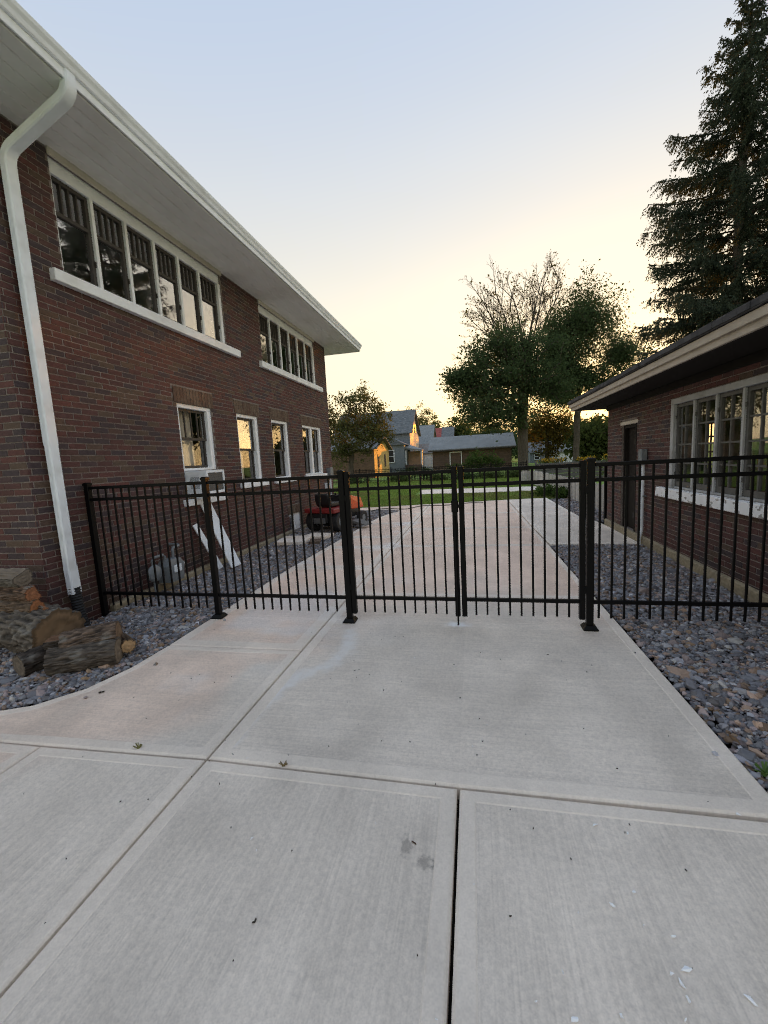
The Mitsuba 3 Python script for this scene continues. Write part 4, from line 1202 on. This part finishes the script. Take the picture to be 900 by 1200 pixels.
# dark board fence behind the picket fence
df = thing('board_fence', 'dark horizontal board fence behind the grey picket fence', 'fence')
for i in range(5):
    part('board', MB().cbox(3.3, 9.0, 23.49, 23.52, 0.04 + i * 0.19, 0.21 + i * 0.19, 0.006), 'dark_grey', df)
for i in range(4):
    x = 3.3 + i * 1.9
    part('post', MB().cbox(x - 0.05, x + 0.05, 23.53, 23.63, -0.1, 1.02, 0.006), 'dark_grey', df)

# ------------------------------------------------------------------ trees and plants


def leaves(centres, per, spread, size, cols, seed, flat=0.0, droop=0.0):
    r_ = np.random.default_rng(seed)
    n = len(centres) * per
    c_ = np.repeat(np.asarray(centres), per, 0) + r_.normal(0, 1, (n, 3)) * np.asarray(spread)
    u = r_.normal(0, 1, (n, 3))
    u[:, 2] -= droop
    u /= np.linalg.norm(u, axis=1, keepdims=True)
    w = r_.normal(0, 1, (n, 3))
    w -= (w * u).sum(1, keepdims=True) * u
    w /= np.linalg.norm(w, axis=1, keepdims=True)
    s = size * np.exp(r_.normal(0, 0.3, (n, 1)))
    v_ = np.stack([c_ - u * s * 0.5, c_ - w * s * 0.30 + u * s * 0.05, c_ + u * s * 0.5, c_ + w * s * 0.30 + u * s * 0.05], 1).reshape(-1, 3)
    i = np.arange(n) * 4
    f_ = np.vstack([np.stack([i, i + 1, i + 2], 1), np.stack([i, i + 2, i + 3], 1)])
    clump = np.repeat(r_.random((len(centres), 1)), per, 0)
    t = np.clip(clump * 0.6 + r_.random((n, 1)) * 0.4, 0, 1)
    col = np.asarray(cols[0]) * (1 - t) + np.asarray(cols[1]) * t
    return (v_, f_), np.repeat(col, 4, 0)


def skeleton(base, top, targets, r_tip, seed, wob=0.12, nseg=5, power=0.47, sides=5, start=0.35, bias=0.5):
    """trunk from base to top, then a limb to each target from the nearest wood already there"""
    r_ = np.random.default_rng(seed)
    base, top = np.asarray(base, float), np.asarray(top, float)
    nt = 10
    nodes = [base + (top - base) * t + np.append(r_.normal(0, 0.02, 2) * np.linalg.norm(top - base) * t * 0.5, 0) for t in np.linspace(0, 1, nt)]
    par = [-1] + list(range(nt - 1))
    paths = [list(range(nt))]
    order = np.argsort(np.linalg.norm(targets - top, axis=1))
    cnt = np.zeros(nt + len(targets) * nseg)
    i0 = int(nt * start)
    for k_ in order:
        tg = targets[k_]
        P = np.array(nodes[i0:])
        d = np.linalg.norm(P - tg, axis=1) + 0.9 * np.maximum(0, P[:, 2] - tg[2] + 0.2 * np.linalg.norm(P[:, :2] - tg[:2], axis=1))
        dv = tg - P
        pd = np.array([nodes[q_] - nodes[par[q_]] if par[q_] >= 0 else np.array([0, 0, 1.0]) for q_ in range(i0, len(nodes))])
        cs_ = (dv * pd).sum(1) / (np.linalg.norm(dv, axis=1) * np.linalg.norm(pd, axis=1) + 1e-9)
        d = d * (1 + bias * (1 - cs_))
        j = int(np.argmin(d)) + i0
        p0 = nodes[j]
        dirp = nodes[j] - nodes[par[j]] if par[j] >= 0 else np.array([0, 0, 1.0])
        dirp = dirp / (np.linalg.norm(dirp) + 1e-9)
        L = np.linalg.norm(tg - p0)
        ctrl = p0 + dirp * L * 0.35
        idx = [j]
        for t in np.linspace(0, 1, nseg + 1)[1:]:
            q = (1 - t) ** 2 * p0 + 2 * t * (1 - t) * ctrl + t * t * tg + r_.normal(0, wob * L / nseg, 3) * (t < 1)
            nodes.append(q)
            par.append(idx[-1])
            idx.append(len(nodes) - 1)
        paths.append(idx)
    cnt = np.zeros(len(nodes))
    for idx in paths:
        cnt[idx[-1]] += 1
    for i in range(len(nodes) - 1, 0, -1):
        cnt[par[i]] += cnt[i]
    rad = r_tip * np.maximum(cnt, 1) ** power
    N = np.array(nodes)
    mb = MB()
    for n_, idx in enumerate(paths):
        rr = rad[idx].copy()
        if n_:
            rr[0] = min(rr[0], rr[1] * 1.3)
        else:
            rr[0] *= 1.35
        mb.tube(N[idx], rr, 12 if n_ == 0 else sides, caps=False)
    return mb


def blob_targets(blobs, n, seed, shell=0.55):
    """points in a set of ellipsoids (cx, cy, cz, rx, ry, rz, weight), denser towards their skins"""
    r_ = np.random.default_rng(seed)
    w = np.array([b_[6] if len(b_) > 6 else 1.0 for b_ in blobs])
    which = r_.choice(len(blobs), n, p=w / w.sum())
    d = r_.normal(0, 1, (n, 3))
    d /= np.linalg.norm(d, axis=1, keepdims=True)
    rr = (shell + (1 - shell) * r_.random((n, 1))) * np.where(r_.random((n, 1)) < 0.14, 1.2, 1) * np.where(r_.random((n, 1)) < 0.3, r_.random((n, 1)), 1)
    B = np.array([b_[:6] for b_ in blobs])[which]
    return B[:, :3] + d * rr * B[:, 3:]


def tree(name, label, base, top, blobs, n, per, spread, size, cols, r_tip, seed, cat='tree', group=None, shell=0.55, start=0.35, power=0.47, wob=0.12, frac=1.0, extra=None, bias=0.5, gap=0.0):
    k_ = thing(name, label, cat, group)
    tg = blob_targets(blobs, n, seed, shell)
    if gap:
        tg = tg[meshkit.fbm(tg * 0.55, 3, seed) > gap]
    if extra is not None:
        tg_all = np.vstack([tg, extra])
    else:
        tg_all = tg
    part('trunk', skeleton(base, top, tg_all, r_tip, seed, start=start, power=power, wob=wob, bias=bias), 'bark', k_, smooth=True)
    use = tg[: int(len(tg) * frac)]
    m_, c_ = leaves(use, per, spread, size, cols, seed + 1)
    part('crown', m_, 'leaf', k_, False, c_, kind='stuff')
    return k_


DARKG = ((0.048, 0.078, 0.036), (0.100, 0.140, 0.062))
MIDG = ((0.060, 0.090, 0.032), (0.115, 0.150, 0.052))
OLIVE = ((0.075, 0.088, 0.034), (0.140, 0.145, 0.058))
YELL = ((0.11, 0.10, 0.02), (0.24, 0.17, 0.03))
# big maple by the garage
tree('maple_tree', 'large dense dark green tree with a thick trunk in front of the brown garage', (4.05, 36, -0.1), (4.0, 36, 7.0),
     [(2.4, 36, 7.6, 3.3, 3.4, 2.6, 1.2), (0.0, 36, 7.3, 2.2, 2.2, 1.5, 0.6), (4.9, 35.5, 8.6, 2.6, 3, 2.6, 0.9), (3.2, 36.5, 10.2, 2.1, 2.4, 1.9, 0.6), (1.4, 34.8, 5.2, 2.4, 2.2, 1.5, 0.75), (6.0, 36, 6.2, 1.9, 2.2, 1.6, 0.5), (-1.3, 36, 8.0, 1.2, 1.4, 0.7, 0.2), (3.4, 35.0, 4.9, 2.0, 1.8, 1.2, 0.45), (1.2, 36, 9.6, 1.6, 1.8, 1.2, 0.35)],
     900, 52, (0.36, 0.36, 0.29), 0.18, DARKG, 0.018, 21, gap=0.40)
# bare topped tree behind it: a fan of straight rising limbs with fine twigs, few leaves
ft = thing('thin_tree', 'tall tree with a nearly bare twiggy top rising behind the dense green tree', 'tree')
rf_ = np.random.default_rng(32)
fb, tips = MB(), []


def limb(p, d, L, r, depth):
    n_ = 6
    pts_ = [p]
    dd = d.copy()
    for _ in range(n_):
        dd = dd + rf_.normal(0, 0.05, 3) + np.array([0, 0, 0.045])
        dd /= np.linalg.norm(dd)
        pts_.append(pts_[-1] + dd * L / n_)
    pts_ = np.array(pts_)
    fb.tube(pts_, np.linspace(r, max(r * 0.35, 0.010), n_ + 1), 6 if depth < 2 else 4, caps=False)
    if depth >= 3:
        tips.append(pts_[-1])
        return
    for t_ in np.linspace(0.28, 0.97, {0: 8, 1: 6, 2: 4}[depth]):
        q_ = np.array([np.interp(t_ * n_, np.arange(n_ + 1), pts_[:, c_]) for c_ in range(3)])
        dl = pts_[min(n_, int(t_ * n_) + 1)] - pts_[min(n_ - 1, int(t_ * n_))]
        dl /= np.linalg.norm(dl)
        sd = rf_.normal(0, 1, 3)
        sd -= sd @ dl * dl
        sd /= np.linalg.norm(sd)
        an_ = rf_.uniform(0.45, 0.85)
        limb(q_, dl * math.cos(an_) + sd * math.sin(an_), L * rf_.uniform(0.32, 0.5) * (1.15 - 0.45 * t_), r * 0.42, depth + 1)


fb.tube([(5.1, 44, -0.1), (5.15, 44, 4), (5.2, 44.05, 8), (5.25, 44, 10.2)], [0.34, 0.28, 0.24, 0.17], 12, caps=False)
for z0_, az_, up_, L_ in ((6.8, 3.2, 0.75, 6.6), (7.6, 2.8, 1.0, 6.4), (7.9, 0.1, 0.9, 5.0), (8.6, 3.5, 1.35, 7.0), (9.0, 3.0, 1.7, 7.6), (9.4, 0.3, 1.7, 7.8), (9.8, 2.2, 3.0, 7.2), (10.1, 5.5, 3.4, 7.6), (10.2, 3.4, 2.0, 7.4), (10.2, 0.0, 2.1, 8.0), (9.9, 1.2, 2.2, 7.0), (9.9, 4.4, 2.2, 7.0), (10.2, 6.1, 1.5, 7.8), (9.2, 3.1, 1.2, 7.0), (10.0, 3.3, 1.5, 7.4)):
    d_ = np.array([math.cos(az_), math.sin(az_) * 0.8, up_])
    limb(np.array([5.2, 44, z0_]), d_ / np.linalg.norm(d_), L_, 0.10, 0)
part('trunk', fb, 'bark', ft, smooth=True)
tips = np.array(tips)
pick = tips[rf_.random(len(tips)) < np.where(tips[:, 2] < 13.5, 0.30, 0.22)]
m, c = leaves(pick, 5, (0.16, 0.16, 0.13), 0.16, OLIVE, 33)
part('crown', m, 'leaf', ft, False, c, kind='stuff')
# right tree, airy
tree('oak_tree', 'airy dark tree with a slim trunk above the tip of the low eave', (9.4, 42, -0.1), (9.7, 42, 8.5),
     [(10.1, 42, 12.8, 3.3, 2.8, 3.8, 1.9), (8.3, 42, 9.6, 2.3, 2.4, 2.8, 0.8), (13.2, 42, 9.9, 2.3, 2.4, 1.9, 0.7), (7.6, 42, 11.0, 1.8, 2, 3.0, 0.7), (10.2, 42, 8.0, 3.4, 2.8, 1.6, 0.8), (8.2, 42, 6.6, 2.2, 2, 1.3, 0.4), (13.2, 42, 6.4, 2.0, 2, 1.1, 0.35)],
     1500, 40, (0.40, 0.40, 0.33), 0.165, DARKG, 0.0088, 41, shell=0.25, gap=0.18)
# yellowing tree between the two
tree('yellow_tree', 'small yellowing tree between the two trunks', (8.2, 50, -0.1), (8.2, 50, 3.5),
     [(7.6, 50, 5.0, 1.8, 1.6, 1.6, 1), (9.2, 50, 3.2, 1.5, 1.5, 1.4, 0.8), (6.6, 50, 3.4, 1.0, 1.2, 1.5, 0.5), (8.4, 50, 1.6, 1.2, 1, 1.0, 0.4), (9.8, 50, 4.8, 1.3, 1.4, 1.7, 0.7)],
     260, 34, (0.32, 0.32, 0.28), 0.20, (OLIVE[0], YELL[1]), 0.016, 51)
# small spreading tree left
tree('crabapple_tree', 'spreading olive green tree beside the far corner of the brick house', (-9.0, 30, -0.1), (-8.8, 30, 2.6),
     [(-9.0, 30, 4.2, 2.6, 2.2, 1.6, 1.2), (-7.4, 29.6, 3.6, 2.0, 1.8, 1.3, 0.8), (-8.4, 30, 6.0, 2.0, 1.8, 1.1, 0.6), (-10.6, 30, 4.8, 1.8, 1.8, 2.0, 0.7), (-6.6, 30, 4.9, 1.2, 1.2, 0.9, 0.35), (-6.4, 29.6, 3.6, 1.2, 1.2, 0.8, 0.3), (-9.2, 29.5, 2.4, 2.2, 1.8, 1.0, 0.6)],
     420, 34, (0.22, 0.22, 0.18), 0.14, (OLIVE[0], OLIVE[1]), 0.012, 61, shell=0.4)
# bush before the garage
tree('lilac_bush', 'bright green bush standing in front of the brown garage door', (0.5, 32, -0.1), (0.5, 32, 0.8),
     [(0.3, 32, 1.25, 0.8, 0.8, 0.75, 1), (1.2, 32, 1.05, 0.8, 0.7, 0.65, 0.8), (-0.4, 32, 0.8, 0.5, 0.5, 0.5, 0.4), (1.9, 32, 0.9, 0.4, 0.4, 0.5, 0.25)],
     170, 26, (0.13, 0.13, 0.11), 0.10, ((0.045, 0.085, 0.022), (0.10, 0.16, 0.045)), 0.008, 71, cat='bush')
# low weeds along the back fence
for i, (x, y, w, h, c_) in enumerate([(-5.2, 29.4, 0.9, 0.45, MIDG), (-3.4, 31.0, 0.8, 0.8, DARKG), (-2.4, 29.2, 0.8, 0.35, MIDG), (-0.6, 29.3, 0.9, 0.40, DARKG), (1.2, 29.2, 0.9, 0.38, MIDG), (2.6, 29.0, 0.7, 0.42, MIDG), (-8.2, 29.0, 1.2, 0.5, DARKG), (-1.5, 33.5, 0.7, 1.1, MIDG), (-5.0, 33, 0.9, 0.9, DARKG)]):
    where = ['left part of', 'left of the middle of', 'near the middle of', 'just left of the bush at', 'just right of the bush at', 'right end of', 'far left end of', 'behind the middle of', 'behind the left part of'][i]
    tree('weed_clump', f'low leafy weed clump {where} the black back fence', (x, y, -0.1), (x, y, h * 0.5), [(x, y, h * 0.55, w, 0.4, h * 0.5)], 60, 22, (0.11, 0.11, 0.08), 0.09, c_, 0.006, 80 + i, cat='plant')
# plant at the end of the picket fence, flowers beyond
tree('shrub', 'green leafy shrub at the lawn end of the grey picket fence', (2.75, 15.9, -0.1), (2.75, 15.9, 0.12), [(2.65, 15.9, 0.16, 0.55, 0.4, 0.22), (3.0, 15.4, 0.14, 0.3, 0.4, 0.18)], 90, 24, (0.06, 0.06, 0.05), 0.07, ((0.04, 0.075, 0.02), (0.09, 0.14, 0.035)), 0.004, 95, cat='shrub')
for i, (x, y, w, h, lab) in enumerate([(4.3, 24.5, 0.85, 1.15, 'yellow and orange flowering bush behind the picket fence left of the slim trunk'), (6.0, 24.5, 0.6, 1.1, 'flowering bush behind the picket fence right of the slim trunk'), (5.6, 17.6, 0.75, 1.35, 'flowering bush near the far corner of the low building')]):
    k = tree('flower_bush', lab, (x, y, -0.1), (x, y, h * 0.5), [(x, y, h * 0.68, w, 0.5, h * 0.34)], 80, 22, (0.10, 0.10, 0.09), 0.08, MIDG, 0.006, 101 + i, cat='bush')
    tg = blob_targets([(x, y, h * 0.95, w * 0.9, 0.5, 0.16)], 60, 110 + i)
    m, c = leaves(tg, 7, (0.05, 0.05, 0.04), 0.07, ((0.45, 0.22, 0.02), (0.55, 0.42, 0.05)), 111 + i)
    part('flowers', m, 'leaf', k, False, c, kind='stuff')
# far tree line
far = [(-1.5, 112, 4.2, 11.0, 'hazy far tree above the left end of the garage roof', MIDG), (3.5, 114, 4.4, 10.5, 'hazy far tree above the right half of the garage roof', DARKG), (7.6, 113, 3.8, 10.0, 'hazy far tree just right of the thick trunk', OLIVE), (-9.8, 108, 3.6, 12.0, 'hazy far tree over the slate and red roof', MIDG), (-13.2, 116, 5.4, 16.8, 'tall pale green tree far behind the gabled house', OLIVE), (-3.0, 95, 2.8, 11.0, 'far tree rising behind the red and slate roof', MIDG), (-15.5, 74, 4.0, 9.0, 'far tree left behind the spreading olive tree', MIDG),
       (12.0, 78, 3.2, 6.0, 'distant hedge tree behind the white shed', MIDG), (17.0, 71, 3.4, 6.6, 'distant hedge tree right of the white shed', OLIVE), (20.5, 70, 3.2, 6.0, 'distant hedge tree beside the far corner of the low building', OLIVE), (10.0, 84, 3.0, 6.0, 'distant hedge tree between the two big trunks', DARKG), (3.2, 60, 2.6, 5.5, 'dark tree close behind the right end of the garage', DARKG),
       (12.6, 47, 2.4, 4.6, 'bushy tree beyond the low building to the right of the slim trunk', MIDG)]
for i, (x, y, w, h, lab, c_) in enumerate(far):
    tree('far_tree', lab, (x, y, -0.1), (x, y, h * 0.5), [(x, y, h * 0.62, w, w * 0.8, h * 0.36, 1), (x - w * 0.5, y, h * 0.42, w * 0.7, w * 0.6, h * 0.3, 0.5), (x + w * 0.5, y, h * 0.4, w * 0.7, w * 0.6, h * 0.3, 0.5)], 150, 36, (0.5, 0.5, 0.42), 0.38, c_, 0.03, 130 + i, group=None)

tree('small_tree', 'small tree with a bare lower stem just beyond the low building', (12.0, 28, -0.1), (12.0, 28, 3.2), [(11.8, 28, 4.9, 2.1, 1.9, 1.3, 1), (12.6, 28.5, 5.6, 1.3, 1.3, 0.9, 0.5)], 130, 36, (0.3, 0.3, 0.25), 0.2, MIDG, 0.012, 171)

# spruce behind the low building
SX, SY = 10.45, 20.0
sp = thing('spruce_tree', 'tall dark spruce with drooping branches behind the low building', 'tree')
mb, cen, axes_, lens = MB(), [], [], []
rs = np.random.default_rng(77)
mb.tube([(SX - 0.15 * (1 - t), SY, -0.1 + 18.4 * t) for t in np.linspace(0, 1, 14)], np.linspace(0.30, 0.025, 14), 10, caps=False)


def spruce_radius(z_):
    return np.interp(z_, [1.5, 4, 6.5, 8, 10, 12, 13.5, 15, 16.5, 18.2], [3.1, 3.4, 3.4, 2.9, 3.4, 2.75, 2.25, 1.6, 0.95, 0.25])


z_ = 4.3
while z_ < 18.2:
    nb_ = 6
    a0 = rs.uniform(0, 6.28)
    for q in range(nb_):
        a = a0 + q * 6.283 / nb_ + rs.normal(0, 0.28)
        L = spruce_radius(z_) * rs.choice([0.45, 0.7, 0.9, 1.0, 1.08], p=[0.12, 0.2, 0.28, 0.28, 0.12])
        zz = z_ + rs.normal(0, 0.12)
        t = np.linspace(0, 1, 9)
        dr_ = np.array([math.cos(a), math.sin(a), 0])
        side = np.array([-math.sin(a), math.cos(a), 0])
        rise = 0.35 * (zz / 18) ** 2
        hz = L * ((0.02 + rise + rs.normal(0, 0.10)) * t - (0.26 - 0.2 * zz / 18) * t ** 2 + 0.17 * t ** 3)
        bend_ = rs.normal(0, 0.08) * L * t ** 2
        pts = np.array([SX, SY, zz]) + dr_ * (L * t)[:, None] + side * bend_[:, None] + np.array([0, 0, 1.0]) * hz[:, None]
        mb.tube(pts, 0.012 + 0.028 * (L / 3.6) * (1 - t), 4, caps=False)
        nt_ = int(15 + 23 * L)
        for tt_ in rs.uniform(0.18, 1.0, nt_):
            p = np.array([np.interp(tt_, t, pts[:, i]) for i in range(3)])
            sd = rs.choice([-1, 1])
            tl = (0.20 + 0.55 * (1 - abs(tt_ - 0.5))) * min(1.0, L / 2.4) * rs.uniform(0.5, 1.15)
            d = dr_ * rs.uniform(0.3, 0.9) + side * sd * rs.uniform(0.2, 1.0) + np.array([0, 0, -rs.uniform(0.0, 1.5)])
            d /= np.linalg.norm(d)
            m_ = max(4, int(tl / 0.031))
            for j in range(m_):
                u = (j + 0.5) / m_
                cen.append(p + d * tl * u + np.array([0, 0, -0.10 * tl * u * u]) + rs.normal(0, 0.022, 3))
                dd = d * 0.7 + rs.normal(0, 0.45, 3) + np.array([0, 0, -0.35])
                axes_.append(dd / np.linalg.norm(dd))
                lens.append(rs.uniform(0.055, 0.11))
        for j in range(int(6 * L)):
            tt_ = rs.uniform(0.3, 1.0)
            p = np.array([np.interp(tt_, t, pts[:, i]) for i in range(3)])
            dd = dr_ * 0.5 + rs.normal(0, 0.5, 3)
            cen.append(p + rs.normal(0, 0.03, 3))
            axes_.append(dd / np.linalg.norm(dd))
            lens.append(rs.uniform(0.1, 0.2))
    z_ += rs.uniform(0.22, 0.42)
part('trunk', mb, 'bark', sp, smooth=True)
cen, axes_, lens = np.array(cen), np.array(axes_), np.array(lens)[:, None]
w = rs.normal(0, 1, cen.shape)
w -= (w * axes_).sum(1, keepdims=True) * axes_
w /= np.linalg.norm(w, axis=1, keepdims=True)
v = np.stack([cen - axes_ * lens * 0.5, cen - w * lens * 0.26, cen + axes_ * lens * 0.55, cen + w * lens * 0.26], 1).reshape(-1, 3)
i = np.arange(len(cen)) * 4
f = np.vstack([np.stack([i, i + 1, i + 2], 1), np.stack([i, i + 2, i + 3], 1)])
t = rs.random((len(cen), 1))
col = np.array((0.036, 0.050, 0.038)) * (1 - t) + np.array((0.075, 0.094, 0.062)) * t
part('crown', (v, f), 'leaf', sp, False, np.repeat(col, 4, 0), kind='stuff')

# ------------------------------------------------------------------ houses beyond the lawn
def siding(c0, c1, step=0.14):
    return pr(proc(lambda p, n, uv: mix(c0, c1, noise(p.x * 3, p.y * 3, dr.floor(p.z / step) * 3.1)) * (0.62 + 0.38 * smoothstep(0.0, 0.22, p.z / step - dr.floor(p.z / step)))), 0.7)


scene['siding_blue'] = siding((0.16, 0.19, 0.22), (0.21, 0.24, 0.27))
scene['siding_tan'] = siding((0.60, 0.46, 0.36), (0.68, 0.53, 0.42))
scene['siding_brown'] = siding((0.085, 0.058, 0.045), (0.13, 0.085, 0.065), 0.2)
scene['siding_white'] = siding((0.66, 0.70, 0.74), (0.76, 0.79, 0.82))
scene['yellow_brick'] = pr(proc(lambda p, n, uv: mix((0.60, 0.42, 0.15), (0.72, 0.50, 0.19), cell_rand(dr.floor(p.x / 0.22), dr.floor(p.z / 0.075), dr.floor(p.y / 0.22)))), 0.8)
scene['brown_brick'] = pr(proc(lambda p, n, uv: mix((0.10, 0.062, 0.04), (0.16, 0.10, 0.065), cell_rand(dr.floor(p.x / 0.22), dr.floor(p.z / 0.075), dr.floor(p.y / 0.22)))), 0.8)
scene['roof_grey'] = pr(proc(lambda p, n, uv: mix((0.10, 0.115, 0.125), (0.17, 0.185, 0.195), cell_rand(dr.floor(p.x / 0.3), dr.floor(p.z / 0.09), 1.0))), 0.9)
scene['roof_pale'] = pr(proc(lambda p, n, uv: mix((0.17, 0.19, 0.20), (0.27, 0.29, 0.30), fbm(p.x * 1.2, p.y * 1.2, p.z * 3, 4))), 0.9)
scene['roof_red'] = pr(proc(lambda p, n, uv: mix((0.24, 0.06, 0.055), (0.32, 0.09, 0.08), cell_rand(dr.floor(p.x / 0.3), dr.floor(p.z / 0.09), 2.0))), 0.9)


def gable(h, x0, x1, y0, y1, ze, zr, axis, wallm, roofm, over=0.35, gablem=None, z0=-0.1):
    """walls + gabled roof; the ridge runs along axis"""
    part('wall', MB().box(x0, x1, y0, y1, z0, ze), wallm, h)
    th = 0.14
    if axis == 'x':
        ym = (y0 + y1) / 2
        for xa in (x0, x1):
            s = 0.15 if xa == x0 else -0.15
            v_, f_ = hull([(xa, y0, ze), (xa, y1, ze), (xa, ym, zr), (xa + s, y0, ze), (xa + s, y1, ze), (xa + s, ym, zr)])
            part('gable', (v_, f_), gablem or wallm, h)
        sl = (zr - ze) / (ym - y0)
        for sgn, yb in ((-1, y0), (1, y1)):
            ye = yb + sgn * over
            zv = ze - sl * over
            v_, f_ = hull([(xx, yy, zz_ + d_) for xx in (x0 - over, x1 + over) for yy, zz_ in ((ye, zv), (ym, zr)) for d_ in (0.02, th)])
            part('roof', (v_, f_), roofm, h)
    else:
        xm = (x0 + x1) / 2
        for ya in (y0, y1):
            s = 0.15 if ya == y0 else -0.15
            v_, f_ = hull([(x0, ya, ze), (x1, ya, ze), (xm, ya, zr), (x0, ya + s, ze), (x1, ya + s, ze), (xm, ya + s, zr)])
            part('gable', (v_, f_), gablem or wallm, h)
        sl = (zr - ze) / (xm - x0)
        for sgn, xb_ in ((-1, x0), (1, x1)):
            xe = xb_ + sgn * over
            zv = ze - sl * over
            v_, f_ = hull([(xx, yy, zz_ + d_) for yy in (y0 - over, y1 + over) for xx, zz_ in ((xe, zv), (xm, zr)) for d_ in (0.02, th)])
            part('roof', (v_, f_), roofm, h)


def hwin(h, x0, x1, y, z0, z1, mat='white_paint', glass=True, name='window', fill='siding_brown'):
    fr2 = MB()
    t_ = 0.09
    fr2.box(x0, x0 + t_, y - 0.05, y + 0.02, z0, z1).box(x1 - t_, x1, y - 0.05, y + 0.02, z0, z1).box(x0 + t_, x1 - t_, y - 0.05, y + 0.02, z1 - t_, z1)
    if name == 'window':
        fr2.box(x0 + t_, x1 - t_, y - 0.06, y + 0.02, z0, z0 + t_).box(x0 + t_, x1 - t_, y - 0.04, y + 0.02, (z0 + z1) / 2 - 0.03, (z0 + z1) / 2 + 0.03)
    w_ = part(name, fr2, mat, h)
    part('pane' if name == 'window' else 'panel', MB().box(x0 + t_, x1 - t_, y - 0.02, y + 0.02, z0 + 0.01, z1 - t_), 'black_vinyl' if glass else fill, w_)


# brown garage
gk = thing('brown_garage', 'long low brown garage with a grey roof behind the back fence', 'garage')
gable(gk, -4.3, 4.0, 46, 52, 2.45, 3.75, 'x', 'siding_brown', 'roof_pale', 0.45)
hwin(gk, -2.45, -1.15, 45.98, 0.0, 2.08, glass=False, name='door')
part('trim', MB().box(-4.75, 4.45, 45.50, 45.535, 2.19, 2.31), 'dark_wood', gk)
# nearer brown brick building at left with its side to the sunset
yk = thing('brown_brick_cottage', 'brown brick cottage whose side glows yellow in the last sun', 'house')
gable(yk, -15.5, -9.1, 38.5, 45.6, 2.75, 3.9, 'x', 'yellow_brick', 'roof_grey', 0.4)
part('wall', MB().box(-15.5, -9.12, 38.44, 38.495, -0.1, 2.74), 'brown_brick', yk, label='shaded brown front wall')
for y in (39.9, 43.0):
    part('window', MB().box(-9.105, -9.06, y, y + 0.7, 0.9, 2.2), 'siding_brown', yk)
# blue grey house with the sunlit gable
hk = thing('gabled_house', 'blue grey house with a dark roof and an orange lit gable', 'house')
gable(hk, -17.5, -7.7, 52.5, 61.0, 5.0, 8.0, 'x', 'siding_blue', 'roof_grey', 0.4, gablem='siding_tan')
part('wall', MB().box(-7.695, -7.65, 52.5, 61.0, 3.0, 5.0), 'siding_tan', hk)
for y in (55.0, 57.0):
    part('window', MB().box(-7.72, -7.62, y + 0.3, y + 1.1, 5.05, 6.2), 'black_vinyl', hk)
part('wing_wall', MB().box(-10.4, -8.0, 49.6, 52.49, -0.1, 3.3), 'siding_blue', hk)
v, f = hull([(-10.7, 49.3, 3.30), (-10.7, 52.49, 3.30), (-7.7, 49.3, 3.30), (-7.7, 52.49, 3.30), (-9.2, 49.3, 4.1), (-9.2, 52.49, 4.1)])
part('wing_roof', (v, f), 'roof_grey', hk)
hwin(hk, -10.0, -9.2, 49.58, 1.2, 2.75)
v, f = hull([(-8.0, 50.0, 2.75), (-5.9, 50.0, 2.5), (-5.9, 52.4, 2.5), (-8.0, 52.4, 3.3), (-8.0, 50.0, 2.95), (-5.9, 50.0, 2.62), (-5.9, 52.4, 2.62), (-8.0, 52.4, 3.45)])
part('porch_roof', (v, f), 'roof_pale', hk)
for x in (-7.9, -6.0):
    part('porch_post', MB().box(x - 0.08, x + 0.08, 50.1, 50.26, -0.1, 2.6), 'white_paint', hk)
part('porch_wall', MB().box(-8.0, -6.0, 50.05, 50.12, 0.0, 0.85), 'siding_brown', hk)
part('porch_back', MB().box(-7.95, -6.1, 52.40, 52.48, 0.0, 2.5), 'siding_tan', hk)
# house with the pale blue roof
h2 = thing('brick_bungalow', 'dark brick house with a pale blue grey roof right of the lit gable', 'house')
gable(h2, -10.5, -7.4, 78, 88, 4.2, 7.8, 'x', 'brown_brick', 'roof_pale', 0.3)
h3 = thing('red_roof_house', 'distant house whose roof is half red and half slate blue', 'house')
gable(h3, -8.2, -6.4, 88, 96, 5.2, 7.7, 'x', 'siding_brown', 'roof_red', 0.1)
gable(h3, -6.24, -3.8, 88, 96, 5.2, 7.8, 'x', 'siding_brown', 'roof_grey', 0.1)
h4 = thing('white_shed', 'small white shed with a door beside the brown garage', 'shed')
gable(h4, -6.75, -5.05, 55, 57.5, 2.35, 3.3, 'x', 'siding_white', 'roof_pale', 0.3)
hwin(h4, -6.2, -5.4, 54.97, 0.05, 2.0, glass=False, name='door', fill='white_paint')
# white shed at the right
h5 = thing('white_shed', 'white shed with a grey roof partly behind the slim trunk', 'shed')
gable(h5, 11.1, 14.9, 60, 64, 1.45, 2.4, 'x', 'siding_white', 'roof_pale', 0.25)
h6 = thing('grey_house', 'low grey house between the thick trunk and the white shed', 'house')
gable(h6, 8.4, 11.6, 66, 71, 1.6, 3.0, 'x', 'siding_blue', 'roof_grey', 0.3)
hwin(h6, 9.0, 9.8, 65.97, 0.4, 1.4)
# lamp pole
lp = thing('utility_pole', 'thin pale utility pole rising behind the white shed', 'pole')
part('pole', tube([(12.0, 62, -0.1), (12.0, 62, 5.0)], [0.10, 0.07], 8), 'grey_frame', lp)
part('crossarm', MB().box(11.5, 12.5, 61.95, 62.05, 4.75, 4.87), 'grey_frame', lp)
part('lamp', MB().cbox(11.78, 12.08, 61.75, 62.0, 4.95, 5.22, 0.03), 'grey_frame', lp)
